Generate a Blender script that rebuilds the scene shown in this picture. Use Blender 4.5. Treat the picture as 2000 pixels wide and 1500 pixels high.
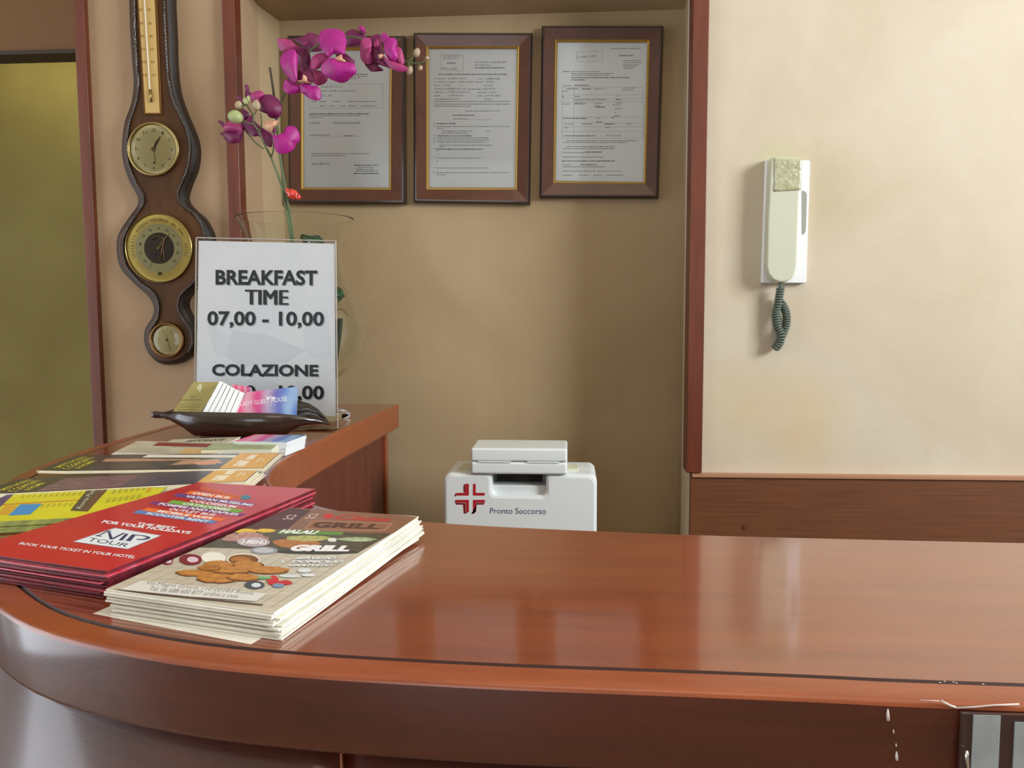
import bpy, math, random
from math import sin, cos, tan, pi, radians, sqrt, hypot, atan2
from mathutils import Vector, Matrix
random.seed(7)
for o in list(bpy.data.objects): bpy.data.objects.remove(o)
S = bpy.context.scene
COL = S.collection

# ------------------------------------------------------------------ camera
F = 1611.0                       # focal length in pixels of a 2000 px wide frame
EYE = Vector((0, 0, 1.265)); TOP = 1.10
RM = Matrix.Rotation(radians(3.952), 3, 'Z') @ Matrix.Rotation(pi/2-radians(4.854), 3, 'X') @ Matrix.Rotation(radians(-.193), 3, 'Z')
cam = bpy.data.cameras.new('camera'); camo = bpy.data.objects.new('camera', cam); COL.objects.link(camo)
cam.sensor_width = 36; cam.lens = F/2000*36; cam.clip_start = .02
camo.matrix_world = Matrix.Translation(EYE) @ RM.to_4x4()
S.camera = camo
cam.dof.use_dof = False

# ------------------------------------------------------------------ world, lights, exposure
W = bpy.data.worlds.new('world'); S.world = W; W.use_nodes = True
W.node_tree.nodes['Background'].inputs[0].default_value = (.80, .88, 1, 1)
W.node_tree.nodes['Background'].inputs[1].default_value = 1.0
S.view_settings.view_transform = 'Standard'; S.view_settings.look = 'None'
S.view_settings.gamma = 1; S.view_settings.use_curve_mapping = False
S.view_settings.exposure = 0.4

def area(name, loc, target, sx, sy, power, col):
    l = bpy.data.lights.new(name, 'AREA'); l.shape = 'RECTANGLE'; l.size = sx; l.size_y = sy; l.energy = power; l.color = col
    o = bpy.data.objects.new(name, l); COL.objects.link(o); o.location = loc
    o.rotation_euler = (Vector(target)-Vector(loc)).to_track_quat('-Z', 'Y').to_euler(); return o
area('window_daylight', (2.16, -.02, 2.05), (1.2, .1, 1.7), .95, .75, 62, (.90, .96, 1))
area('glazed_door_daylight', (-.9, -3.1, 1.35), (-.9, 0, 1.35), 1.0, 2.1, 14, (.84, .93, 1))
area('left_door_daylight', (-2.66, .10, 1.2), (0, .10, 1.2), 1.7, 2.2, 27, (.86, .93, 1))
area('added_warm_fill', (.1, -.6, 2.84), (.1, -.6, 0), .7, .7, 3.5, (1, .86, .66))  # added fill for gold highlights and a warmer left wall, no fixture
area('corridor_lamp_light', (-1.2, 1.94, 1.97), (-1.2, 2.05, 1.3), .6, .08, 1.3, (1, .93, .62))

# ------------------------------------------------------------------ pixel -> place helpers
def ray(x, y): return RM @ Vector(((x-1000)/F, -(y-750)/F, -1))
def PY(x, y, Y):
    d = ray(x, y); return EYE + d*(Y/d.y)
def PZ(x, y, Z=TOP):
    d = ray(x, y); return EYE + d*((Z-EYE.z)/d.z)
def proj(p):
    q = RM.transposed() @ (p-EYE); return 1000+F*q.x/-q.z, 750-F*q.y/-q.z

# ------------------------------------------------------------------ materials
def s2l(c):
    return tuple(((v/255)/12.92 if v/255 <= .04045 else ((v/255+.055)/1.055)**2.4) for v in c)
MATS = {}
def mat(name, rgb, rough=.5, metal=0, coat=0, noise=0, nscale=20, stretch=(1, 1, 1), bump=0, bscale=200, spec=.5, coatr=.08, rgb2=None, lin=False):
    if name in MATS: return MATS[name]
    m = bpy.data.materials.new(name); m.use_nodes = True; nt = m.node_tree; b = nt.nodes['Principled BSDF']
    c = rgb if lin else s2l(rgb)
    b.inputs['Base Color'].default_value = (*c, 1); b.inputs['Roughness'].default_value = rough
    b.inputs['Metallic'].default_value = metal; b.inputs['Coat Weight'].default_value = coat
    b.inputs['Coat Roughness'].default_value = coatr; b.inputs['Specular IOR Level'].default_value = spec
    tc = nt.nodes.new('ShaderNodeTexCoord'); mp = nt.nodes.new('ShaderNodeMapping'); mp.inputs['Scale'].default_value = stretch
    nt.links.new(tc.outputs['Object'], mp.inputs[0])
    if noise or rgb2:
        n = nt.nodes.new('ShaderNodeTexNoise'); n.inputs['Scale'].default_value = nscale; n.inputs['Detail'].default_value = 6
        n.inputs['Roughness'].default_value = .6
        nt.links.new(mp.outputs[0], n.inputs['Vector'])
        r = nt.nodes.new('ShaderNodeValToRGB'); r.color_ramp.elements[0].position = .3; r.color_ramp.elements[1].position = .7
        c2 = s2l(rgb2) if rgb2 else tuple(v*(1-noise) for v in c)
        r.color_ramp.elements[0].color = (*c2, 1); r.color_ramp.elements[1].color = (*c, 1)
        nt.links.new(n.outputs['Fac'], r.inputs[0]); nt.links.new(r.outputs[0], b.inputs['Base Color'])
    if bump:
        n2 = nt.nodes.new('ShaderNodeTexNoise'); n2.inputs['Scale'].default_value = bscale; n2.inputs['Detail'].default_value = 4
        nt.links.new(mp.outputs[0], n2.inputs['Vector'])
        bp = nt.nodes.new('ShaderNodeBump'); bp.inputs['Strength'].default_value = bump; bp.inputs['Distance'].default_value = .002
        nt.links.new(n2.outputs['Fac'], bp.inputs['Height']); nt.links.new(bp.outputs[0], b.inputs['Normal'])
    MATS[name] = m; return m
def ink(r, g, b, rough=.45, coat=0):
    return mat('ink_%d_%d_%d_%d' % (r, g, b, int(coat*10)), (r, g, b), rough, coat=coat)
def pane(name, tint=(1, 1, 1), rough=.02, ior=1.45, edge=None):
    if name in MATS: return MATS[name]
    m = bpy.data.materials.new(name); m.use_nodes = True; nt = m.node_tree; nt.nodes.remove(nt.nodes['Principled BSDF'])
    out = nt.nodes['Material Output']; t = nt.nodes.new('ShaderNodeBsdfTransparent'); t.inputs[0].default_value = (*tint, 1)
    g = nt.nodes.new('ShaderNodeBsdfGlossy'); g.inputs['Roughness'].default_value = rough
    f = nt.nodes.new('ShaderNodeFresnel'); f.inputs[0].default_value = ior; mx = nt.nodes.new('ShaderNodeMixShader')
    nt.links.new(f.outputs[0], mx.inputs[0]); nt.links.new(t.outputs[0], mx.inputs[1]); nt.links.new(g.outputs[0], mx.inputs[2])
    nt.links.new(mx.outputs[0], out.inputs[0]); MATS[name] = m; return m
def wood(name, c1, c2, rough=.35, coat=.6, coatr=.1, st=(1.2, 14, 14), sc=6):
    if name in MATS: return MATS[name]
    m = mat(name, c1, rough, coat=coat, coatr=coatr, rgb2=c2, nscale=sc, stretch=st, bump=.05, bscale=60); return m
def plaster(name, c1, c2, stain):
    m = bpy.data.materials.new(name); m.use_nodes = True; nt = m.node_tree; b = nt.nodes['Principled BSDF']
    b.inputs['Roughness'].default_value = .75; b.inputs['Specular IOR Level'].default_value = .25
    tc = nt.nodes.new('ShaderNodeTexCoord')
    n = nt.nodes.new('ShaderNodeTexNoise'); n.inputs['Scale'].default_value = 3.2; n.inputs['Detail'].default_value = 8; n.inputs['Roughness'].default_value = .62; n.inputs['Distortion'].default_value = .6
    r = nt.nodes.new('ShaderNodeValToRGB'); r.color_ramp.elements[0].position = .3; r.color_ramp.elements[1].position = .68
    r.color_ramp.elements[0].color = (*s2l(c2), 1); r.color_ramp.elements[1].color = (*s2l(c1), 1)
    nt.links.new(tc.outputs['Object'], n.inputs['Vector']); nt.links.new(n.outputs['Fac'], r.inputs[0]); last = r.outputs[0]
    for (cx, cy, cz, rad, col, amt) in stain:        # old damp and dirt stains, each with a shape of its own
        vm = nt.nodes.new('ShaderNodeVectorMath'); vm.operation = 'DISTANCE'; vm.inputs[1].default_value = (cx, cy, cz)
        ns = nt.nodes.new('ShaderNodeTexNoise'); ns.inputs['Scale'].default_value = 14; ns.inputs['Detail'].default_value = 5
        mr = nt.nodes.new('ShaderNodeMapRange'); mr.inputs[1].default_value = rad; mr.inputs[2].default_value = rad*.2; mr.inputs[3].default_value = 0; mr.inputs[4].default_value = 1
        mu = nt.nodes.new('ShaderNodeMath'); mu.operation = 'MULTIPLY'; mu2 = nt.nodes.new('ShaderNodeMath'); mu2.operation = 'MULTIPLY'; mu2.inputs[1].default_value = amt*1.8
        mx = nt.nodes.new('ShaderNodeMix'); mx.data_type = 'RGBA'; mx.inputs[7].default_value = (*s2l(col), 1)
        nt.links.new(tc.outputs['Object'], vm.inputs[0]); nt.links.new(tc.outputs['Object'], ns.inputs['Vector'])
        nt.links.new(vm.outputs['Value'], mr.inputs[0]); nt.links.new(mr.outputs[0], mu.inputs[0]); nt.links.new(ns.outputs['Fac'], mu.inputs[1])
        nt.links.new(mu.outputs[0], mu2.inputs[0]); nt.links.new(mu2.outputs[0], mx.inputs[0]); nt.links.new(last, mx.inputs[6]); last = mx.outputs[2]
    nt.links.new(last, b.inputs['Base Color'])
    n2 = nt.nodes.new('ShaderNodeTexNoise'); n2.inputs['Scale'].default_value = 9; n2.inputs['Detail'].default_value = 8
    bp = nt.nodes.new('ShaderNodeBump'); bp.inputs['Strength'].default_value = .25; bp.inputs['Distance'].default_value = .01
    nt.links.new(tc.outputs['Object'], n2.inputs['Vector']); nt.links.new(n2.outputs['Fac'], bp.inputs['Height']); nt.links.new(bp.outputs[0], b.inputs['Normal'])
    MATS[name] = m; return m

# ------------------------------------------------------------------ mesh helpers
class MB:
    def __init__(s): s.v = []; s.f = []; s.m = []; s.mats = []
    def mi(s, m):
        if m not in s.mats: s.mats.append(m)
        return s.mats.index(m)
    def add(s, vs, fs, m):
        o = len(s.v); s.v += [Vector(v) for v in vs]; i = s.mi(m)
        for f in fs: s.f.append([o+k for k in f]); s.m.append(i)
    def box(s, a, b, m):
        x0, y0, z0 = a; x1, y1, z1 = b
        s.add([(x0,y0,z0),(x1,y0,z0),(x1,y1,z0),(x0,y1,z0),(x0,y0,z1),(x1,y0,z1),(x1,y1,z1),(x0,y1,z1)],
              [(0,3,2,1),(4,5,6,7),(0,1,5,4),(1,2,6,5),(2,3,7,6),(3,0,4,7)], m)
    def tube(s, pts, r, m, n=8, cap=True):
        pts = [Vector(p) for p in pts]; rr = r if isinstance(r, (list, tuple)) else [r]*len(pts)
        vs = []; fs = []; up = Vector((0, 1, 0)); nrm = None
        for i, p in enumerate(pts):
            t = (pts[min(i+1, len(pts)-1)]-pts[max(i-1, 0)]).normalized()
            if nrm is None:
                nrm = t.cross(up)
                if nrm.length < .1: nrm = t.cross(Vector((1, 0, 0)))
            nrm = (nrm-t*nrm.dot(t)).normalized(); b = t.cross(nrm)
            for k in range(n):
                a = 2*pi*k/n; vs.append(p+(nrm*cos(a)+b*sin(a))*rr[i])
        for i in range(len(pts)-1):
            for k in range(n): fs.append((i*n+k, i*n+(k+1) % n, (i+1)*n+(k+1) % n, (i+1)*n+k))
        if cap: fs.append(tuple(range(n-1, -1, -1))); fs.append(tuple((len(pts)-1)*n+k for k in range(n)))
        s.add(vs, fs, m)
    def lathe(s, prof, c, m, n=48, axis='Z'):
        c = Vector(c); vs = []; fs = []
        for (r, h) in prof:
            for k in range(n):
                a = 2*pi*k/n
                vs.append(c+(Vector((r*cos(a), r*sin(a), h)) if axis == 'Z' else Vector((r*cos(a), -h, r*sin(a)))))
        for i in range(len(prof)-1):
            for k in range(n): fs.append((i*n+k, i*n+(k+1) % n, (i+1)*n+(k+1) % n, (i+1)*n+k))
        if prof[0][0] > 0 and prof[0][0] < 1e-4 or True:
            if prof[0][0] <= 1e-4: pass
        s.add(vs, fs, m)
    def ball(s, c, rx, ry, rz, m, n=14, rot=None, fn=None):
        vs = []; fs = []; c = Vector(c); k2 = n//2+2
        for i in range(k2+1):
            th = pi*i/k2
            for k in range(n):
                a = 2*pi*k/n; q = Vector((rx*sin(th)*cos(a), ry*sin(th)*sin(a), rz*cos(th)))
                if fn: q = fn(q)
                if rot: q = rot @ q
                vs.append(c+q)
        for i in range(k2):
            for k in range(n): fs.append((i*n+k, i*n+(k+1) % n, (i+1)*n+(k+1) % n, (i+1)*n+k))
        s.add(vs, fs, m)
    def prism(s, pts, d, m, m2=None):       # polygon (3-D points) extruded along vector d
        n = len(pts); P = [Vector(p) for p in pts]; d = Vector(d)
        s.add(P, [tuple(range(n))], m2 or m); s.add([p+d for p in P], [tuple(range(n-1, -1, -1))], m)
        s.add(P+[p+d for p in P], [(i, (i+1) % n, n+(i+1) % n, n+i) for i in range(n)], m)
    def build(s, name, parent=None, smooth=False, origin=None, bevel=0, bseg=3, wn=True):
        me = bpy.data.meshes.new(name)
        og = Vector(origin) if origin is not None else None
        if og is None:
            if parent is not None: og = parent.location.copy() if parent.parent is None else gl(parent)
            else:
                lo = [min(v[i] for v in s.v) for i in range(3)]; hi = [max(v[i] for v in s.v) for i in range(3)]
                og = Vector(((lo[0]+hi[0])/2, (lo[1]+hi[1])/2, lo[2]))
        if s.keep if hasattr(s, 'keep') else False: og = Vector((0, 0, 0))
        me.from_pydata([tuple(v-og) for v in s.v], [], s.f); me.validate()
        for m in s.mats: me.materials.append(m)
        if len(me.polygons) == len(s.m): me.polygons.foreach_set('material_index', s.m)
        import bmesh
        bm = bmesh.new(); bm.from_mesh(me)
        if not getattr(s, 'raw', False):
            bmesh.ops.remove_doubles(bm, verts=bm.verts, dist=1e-6)
            bmesh.ops.recalc_face_normals(bm, faces=bm.faces)
        bm.to_mesh(me); bm.free()
        if smooth:
            for p in me.polygons: p.use_smooth = True
        o = bpy.data.objects.new(name, me); COL.objects.link(o); o.location = og
        if parent is not None:
            o.parent = parent; o.location = og-gl(parent)
        if bevel:
            md = o.modifiers.new('bevel', 'BEVEL'); md.width = bevel; md.segments = bseg; md.limit_method = 'ANGLE'; md.angle_limit = radians(40)
            for p in me.polygons: p.use_smooth = True
            if wn: o.modifiers.new('wn', 'WEIGHTED_NORMAL').keep_sharp = True
        return o
def gl(o):
    p = Vector(o.location)
    while o.parent is not None: o = o.parent; p += Vector(o.location)
    return p
def empty(name, loc, label, cat, group=None):
    o = bpy.data.objects.new(name, None); COL.objects.link(o); o.location = loc; o.empty_display_size = .05; return tag(o, label, cat, group)
def tag(o, label, cat, group=None):
    o['label'] = label; o['category'] = cat
    if group: o['group'] = group
    return o
def struct(o): o['kind'] = 'structure'; return o
def sbox(name, a, b, m, bevel=0):
    q = MB(); q.box(a, b, m); o = q.build(name, origin=(0, 0, 0), bevel=bevel); return struct(o)
def smoothpath(pts, n=8):
    out = []; P = [Vector(p) for p in pts]
    for i in range(len(P)-1):
        a = P[max(i-1, 0)]; b = P[i]; c = P[i+1]; d = P[min(i+2, len(P)-1)]
        for k in range(n):
            t = k/n; out.append(.5*((2*b)+(c-a)*t+(2*a-5*b+4*c-d)*t*t+(3*b-a-3*c+d)*t**3))
    out.append(P[-1]); return out

# ------------------------------------------------------------------ text
TX = {}
def textgeo(body, bold=0, shear=0, spacing=1.0):
    k = (body, bold, shear, spacing)
    if k in TX: return TX[k]
    cu = bpy.data.curves.new('t', 'FONT'); cu.body = body; cu.size = 1; cu.offset = bold; cu.shear = shear; cu.resolution_u = 3; cu.space_character = spacing
    ob = bpy.data.objects.new('t', cu); COL.objects.link(ob); bpy.context.view_layer.update()
    me = bpy.data.meshes.new_from_object(ob.evaluated_get(bpy.context.evaluated_depsgraph_get()))
    vs = [(v.co.x, v.co.y) for v in me.vertices]; fs = [tuple(p.vertices) for p in me.polygons]
    bpy.data.objects.remove(ob); bpy.data.curves.remove(cu); bpy.data.meshes.remove(me)
    xs = [v[0] for v in vs]; ys = [v[1] for v in vs]; x0, x1, y0, y1 = min(xs), max(xs), min(ys), max(ys)
    vs = [((x-x0)/(x1-x0), (y-y0)/(y1-y0)) for x, y in vs]; TX[k] = (vs, fs); return TX[k]

def solve_h(src, dst):       # homography src(4) -> dst(4)
    A = []; B = []
    for (x, y), (u, v) in zip(src, dst):
        A.append([x, y, 1, 0, 0, 0, -u*x, -u*y]); B.append(u); A.append([0, 0, 0, x, y, 1, -v*x, -v*y]); B.append(v)
    n = 8; M = [r+[b] for r, b in zip(A, B)]
    for i in range(n):
        p = max(range(i, n), key=lambda r: abs(M[r][i])); M[i], M[p] = M[p], M[i]
        for r in range(n):
            if r != i:
                f = M[r][i]/M[i][i]
                for c in range(i, n+1): M[r][c] -= f*M[i][c]
    return [M[i][n]/M[i][i] for i in range(n)]
def happly(h, x, y):
    w = h[6]*x+h[7]*y+1; return (h[0]*x+h[1]*y+h[2])/w, (h[3]*x+h[4]*y+h[5])/w

class Flat:
    """a flat or gently bent sheet: O + u*U + v*V, raised by lift(u,v) along N; prints are placed on it"""
    def __init__(s, NL, NR, FR, FL=None, lift=None):
        if FL is None: FL = NL+FR-NR
        if NL is None: NL = NR+FL-FR
        s.O = Vector(NL); s.U = Vector(NR)-s.O; s.V = Vector(FL)-s.O; s.W = Vector(FR)-Vector(NR)-s.V
        s.N = s.U.cross(s.V).normalized(); s.lift = lift or (lambda u, v: 0)
        c = [proj(s.pt(0, 0)), proj(s.pt(1, 0)), proj(s.pt(1, 1)), proj(s.pt(0, 1))]
        s.h = solve_h(c, [(0, 0), (1, 0), (1, 1), (0, 1)]); s.layer = 0
    def pt(s, u, v, e=0): return s.O+s.U*u+s.V*v+s.W*(u*v)+s.N*(s.lift(u, v)+e)
    def uv(s, x, y): return happly(s.h, x, y)
    def sheet(s, mb, m, side=None, t=.0004, n=10):
        vs = []; 
        for j in range(n+1):
            for i in range(n+1): vs.append(s.pt(i/n, j/n))
        k = len(vs); vs2 = [s.pt(i/n, j/n, -t) for j in range(n+1) for i in range(n+1)]
        top = [(j*(n+1)+i, j*(n+1)+i+1, (j+1)*(n+1)+i+1, (j+1)*(n+1)+i) for j in range(n) for i in range(n)]
        mb.add(vs, top, m)
        bd = [i for i in range(n)]+[n+(n+1)*j for j in range(n)]+[(n+1)*n+n-i for i in range(n)]+[(n+1)*(n-j) for j in range(n)]
        L = len(bd)
        mb.add(vs+vs2, [(bd[q], bd[(q+1) % L], k+bd[(q+1) % L], k+bd[q]) for q in range(L)]+[tuple(k+z for z in reversed(f)) for f in top], side or m)
    def e(s, up=1): s.layer += up; return .00006+s.layer*.000006
    def poly(s, mb, pts, m, px=True, new=True):
        e = s.e(1 if new else 0); P = [s.uv(*p) if px else p for p in pts]
        P = [(min(max(u, .002), .998), min(max(v, .002), .998)) for u, v in P]
        mb.add([s.pt(u, v, e) for u, v in P], [tuple(range(len(P)))], m)
    def quad(s, mb, pts, m, px=True, n=8, new=True):
        e = s.e(1 if new else 0); a, b, c, d = [s.uv(*p) if px else p for p in pts]; vs = []
        for j in range(n+1):
            for i in range(n+1):
                u, v = i/n, j/n
                x = (1-u)*(1-v)*a[0]+u*(1-v)*b[0]+u*v*c[0]+(1-u)*v*d[0]; y = (1-u)*(1-v)*a[1]+u*(1-v)*b[1]+u*v*c[1]+(1-u)*v*d[1]
                x = min(max(x, .001), .999); y = min(max(y, .001), .999)
                vs.append(s.pt(x, y, e))
        mb.add(vs, [(j*(n+1)+i, j*(n+1)+i+1, (j+1)*(n+1)+i+1, (j+1)*(n+1)+i) for j in range(n) for i in range(n)], m)
    def rect(s, mb, u0, v0, u1, v1, m, n=6, new=True): s.quad(mb, [(u0, v0), (u1, v0), (u1, v1), (u0, v1)], m, False, n, new)
    def text(s, mb, body, quad, m, px=True, bold=0, shear=0, spacing=1.0):
        """quad: bottom-left, bottom-right, top-right, top-left of the text's box"""
        e = s.e(); vs, fs = textgeo(body, bold, shear, spacing); a, b, c, d = [s.uv(*p) if px else p for p in quad]; out = []
        for u, v in vs:
            x = (1-u)*(1-v)*a[0]+u*(1-v)*b[0]+u*v*c[0]+(1-u)*v*d[0]; y = (1-u)*(1-v)*a[1]+u*(1-v)*b[1]+u*v*c[1]+(1-u)*v*d[1]
            out.append(s.pt(x, y, e))
        mb.add(out, fs, m)
    def tbox(s, mb, body, x0, y0, x1, y1, m, **k):      # upright text box in pixels
        s.text(mb, body, [(x0, y1), (x1, y1), (x1, y0), (x0, y0)], m, **k)
    def dashes(s, mb, x0, x1, y, h, m, word=(8, 26), gap=3.5, slope=0):
        x = x0; e = s.e(0)
        while x < x1:
            w = random.uniform(*word)*.26; xe = min(x+w, x1)
            hh = h*random.uniform(.75, 1.1)
            yy = y+slope*(x-x0)
            P = [s.uv(x, yy+hh/2), s.uv(xe, yy+hh/2), s.uv(xe, yy-hh/2), s.uv(x, yy-hh/2)]
            mb.add([s.pt(u, v, e) for u, v in P], [(0, 1, 2, 3)], m); x = xe+gap*.26

# ================================================================== SETTING
YB = 1.56; YF = 1.40; TF = 1.388
peach_dimmed = plaster('dimmed_peach_plaster', (170, 143, 114), (158, 130, 100), [])  # peach hue, with the dimmer light on this wall darkened into the colour
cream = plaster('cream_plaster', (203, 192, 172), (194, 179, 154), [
    (PY(1620, 375, YF).x, YF, PY(1620, 375, YF).z, .10, (176, 158, 116), .3),
    (PY(1560, 825, YF).x, YF, PY(1560, 825, YF).z, .11, (200, 170, 112), .4),
    (PY(1430, 800, YF).x, YF, PY(1430, 800, YF).z, .10, (196, 172, 120), .35),
    (PY(1520, 318, YF).x, YF, PY(1520, 318, YF).z, .055, (176, 172, 132), .5)])
niche_dimmed = plaster('dimmed_niche_plaster', (172, 150, 117), (158, 135, 101), [])  # tan hue, with the shade inside the niche put into the colour
lining = wood('red_brown_wood', (108, 50, 28), (88, 38, 20), rough=.45, coat=.25, st=(14, 14, 1.5))
dark_panel = wood('panel_wood', (112, 66, 34), (92, 52, 26), rough=.5, coat=.1, coatr=.3, st=(1, 12, 30), sc=10)
whitep = mat('ceiling_paint', (235, 225, 205), .8)
floor_m = mat('floor_tile', (150, 120, 95), .3, noise=.2, nscale=5)
RX = 2.22; LX = -2.7; RY = -3.2; CZ = 2.9
X_T2a = PY(433, 20, TF).x; X_T2b = PY(457.5, 20, TF).x
X_T3a = PY(1350, 300, TF).x; X_T3b = PY(1381, 300, TF).x
X_NL0 = X_T2b-.002; X_NL1 = PY(546, 75, YB).x
X_NR0 = PY(1347.5, 1000, 1.39).x; X_NR1 = PY(1324, 1000, YB).x
Z_N = PY(700, 36, YB).z
X_D = PY(142, 0, TF).x; X_D2 = PY(163, 0, TF).x          # door side trim
Z_LINT = PY(90, 101, 1.55).z
def wallquads(name, quads, m):
    q = MB()
    for a, b in quads: q.box(a, b, m)
    return struct(q.build(name, origin=(0, 0, 0)))
wallquads('wall_back_left', [((X_D+.004, YF, 0), (X_NL0, YF+.10, CZ)), ((LX, YF, 2.45), (X_D+.004, YF+.1, CZ))], peach_dimmed)
wallquads('wall_back_right', [((X_NR0, YF, 0), (RX, YF+.10, CZ)), ((X_NL0, YF, Z_N+.16), (X_NR0, YF+.10, CZ))], cream)
q = MB(); q.prism([(X_NL0-.1, YF+.1, 0), (X_NL0, YF+.1, 0), (X_NL1, YB, 0), (X_NL1, YB+.1, 0), (X_NL0-.1, YB+.1, 0)][::-1], (0, 0, CZ), niche_dimmed); struct(q.build('wall_niche_left', origin=(0, 0, 0)))
q = MB(); q.prism([(X_NR0+.1, YF+.1, 0), (X_NR0, YF+.1, 0), (X_NR1, YB, 0), (X_NR1, YB+.1, 0), (X_NR0+.1, YB+.1, 0)], (0, 0, CZ), niche_dimmed); struct(q.build('wall_niche_right', origin=(0, 0, 0)))
sbox('wall_niche_back', (X_NL1-.05, YB, 0), (X_NR1+.05, YB+.08, CZ), niche_dimmed)
# niche head: slopes up from the back wall to the front
q = MB(); q.prism([(X_NL0-.01, YB+.02, Z_N-.003), (X_NL0-.01, YF, Z_N+.02), (X_NL0-.01, YF, Z_N+.16), (X_NL0-.01, YB+.02, Z_N+.16)], (X_NR0-X_NL0+.02, 0, 0), niche_dimmed)
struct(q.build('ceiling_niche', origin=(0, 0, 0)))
sbox('floor', (LX-.1, RY-.1, -.05), (RX+.1, 2.3, 0), floor_m)
sbox('ceiling', (LX-.1, RY-.1, CZ), (RX+.1, 2.3, CZ+.05), whitep)
wallquads('wall_left', [((LX-.1, RY, 0), (LX, -.6, CZ)), ((LX-.1, 1.1, 0), (LX, YF, CZ)), ((LX-.1, -.6, 2.35), (LX, 1.1, CZ))], cream)
wallquads('wall_right', [((RX, RY, 0), (RX+.1, YF+.1, 1.05)), ((RX, RY, 2.6), (RX+.1, YF+.1, CZ)), ((RX, RY, 1.05), (RX+.1, -.8, 2.6)), ((RX, .5, 1.05), (RX+.1, YF+.1, 2.6))], cream)
wallquads('wall_front', [((LX, RY-.1, 0), (-1.45, RY, CZ)), ((-.35, RY-.1, 0), (RX, RY, CZ)), ((-1.45, RY-.1, 2.45), (-.35, RY, CZ))], cream)
# window and glazed door behind the camera (seen only in reflections)
wf = mat('white_paint', (225, 222, 214), .4)
q = MB()
for a, b in [((RX, -.8, 1.05), (RX+.05, -.75, 2.6)), ((RX, .45, 1.05), (RX+.05, .5, 2.6)), ((RX, -.8, 1.05), (RX+.05, .5, 1.1)), ((RX, -.8, 2.55), (RX+.05, .5, 2.6)), ((RX, -.18, 1.05), (RX+.05, -.12, 2.6))]: q.box(a, b, wf)
struct(q.build('window_1', origin=(0, 0, 0)))
q = MB()
for x0, x1 in [(-1.45, -1.38), (-.93, -.87), (-.42, -.35)]: q.box((x0, RY-.06, 0), (x1, RY-.01, 2.45), lining)
q.box((-1.45, RY-.06, 2.38), (-.35, RY-.01, 2.45), lining); q.box((-1.45, RY-.06, 0), (-.35, RY-.01, .12), lining)
struct(q.build('door_2', origin=(0, 0, 0)))
# doorway at the left: passage beyond with its own lamp
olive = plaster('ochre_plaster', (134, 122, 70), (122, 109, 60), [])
brown = mat('brown_lintel', (116, 80, 40), .7)
sbox('wall_passage_back', (LX, 2.1, 0), (X_D+.2, 2.2, CZ), olive)
sbox('wall_passage_right', (X_D+.10, YF+.1, 0), (X_D+.18, 2.1, CZ), olive)
sbox('wall_passage_left', (LX-.08, YF+.1, 0), (LX, 2.1, CZ), olive)
sbox('wall_lintel', (LX, 1.55, Z_LINT), (X_D+.10, 1.60, CZ), brown)
sbox('trim_5', (LX, 1.545, Z_LINT-.005), (X_D+.10, 1.60, Z_LINT+.002), mat('dark_trim', (50, 32, 18), .6))
# wooden edge mouldings
def tmould(name, x0, x1, y0, y1, z0, z1, side):
    q = MB(); c = .0015
    q.box((x0, y0, z0), (x1, y1, z1), lining); o = q.build(name, origin=(0, 0, 0), bevel=.0012, bseg=2); return struct(o)
tmould('trim_1', X_D, X_D2, TF, YF+.10, 0, CZ, 0)
tmould('trim_2', X_T2a, X_T2b, TF, 1.416, TOP+.001, CZ, 0)
ZP = PY(1675, 929, TF).z
q = MB(); q.prism([(X_T3a, TF, ZP+.002), (X_T3b, TF, ZP+.002), (X_T3b, TF, CZ), (X_T3a, TF, CZ)], (0, .046, 0), lining)
struct(q.build('trim_3', origin=(0, 0, 0), bevel=.0012))
q = MB(); q.box((X_NR0, 1.385, .35), (RX, YF, ZP), dark_panel)
c = PY(1455, 1029, 1.385)
q.tube([c+Vector((0, .001, 0)), c+Vector((0, -.0015, 0))], .0045, mat('screw_cap', (92, 48, 30), .5), 16)
q.box((X_NR0+.002, 1.381, ZP-.004), (RX, YF, ZP+.0005), mat('panel_edge', (168, 122, 92), .5))
struct(q.build('trim_4', origin=(0, 0, 0)))
sbox('baseboard_left', (LX, RY, 0), (LX+.015, YF, .08), lining)
# added unseen block for the first aid case to stand on
ZL = .80
sbox('added_case_support', (X_NL1+.30, 1.24, 0), (X_NR0-.005, YB, ZL), niche_dimmed)

# ================================================================== RECEPTION COUNTER
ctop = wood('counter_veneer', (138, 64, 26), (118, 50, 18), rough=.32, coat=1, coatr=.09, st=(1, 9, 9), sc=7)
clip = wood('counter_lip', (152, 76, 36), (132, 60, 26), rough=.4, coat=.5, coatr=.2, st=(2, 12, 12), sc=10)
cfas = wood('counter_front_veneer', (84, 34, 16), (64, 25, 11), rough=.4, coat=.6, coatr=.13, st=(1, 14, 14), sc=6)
cgro = mat('groove', (62, 28, 16), .6)
counter = empty('reception_counter', (0, .5, 0), 'curved red-brown wooden reception counter with overhanging glossy top, in the foreground', 'counter')
outer = [(1.30, .332), (.9, .338), (.6, .343), (.192, .350), (.109, .353), (.043, .355), (-.025, .3565), (-.08, .3595), (-.128, .3635), (-.173, .370), (-.206, .378), (-.237, .388), (-.267, .400), (-.296, .416), (-.328, .440),
         (-.372, .480), (-.418, .528), (-.465, .588), (-.508, .655), (-.545, .73), (-.572, .81), (-.590, .89), (-.600, .98), (-.602, 1.07), (-.6015, 1.16), (-.600, 1.25), (-.598, 1.384)]
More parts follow.
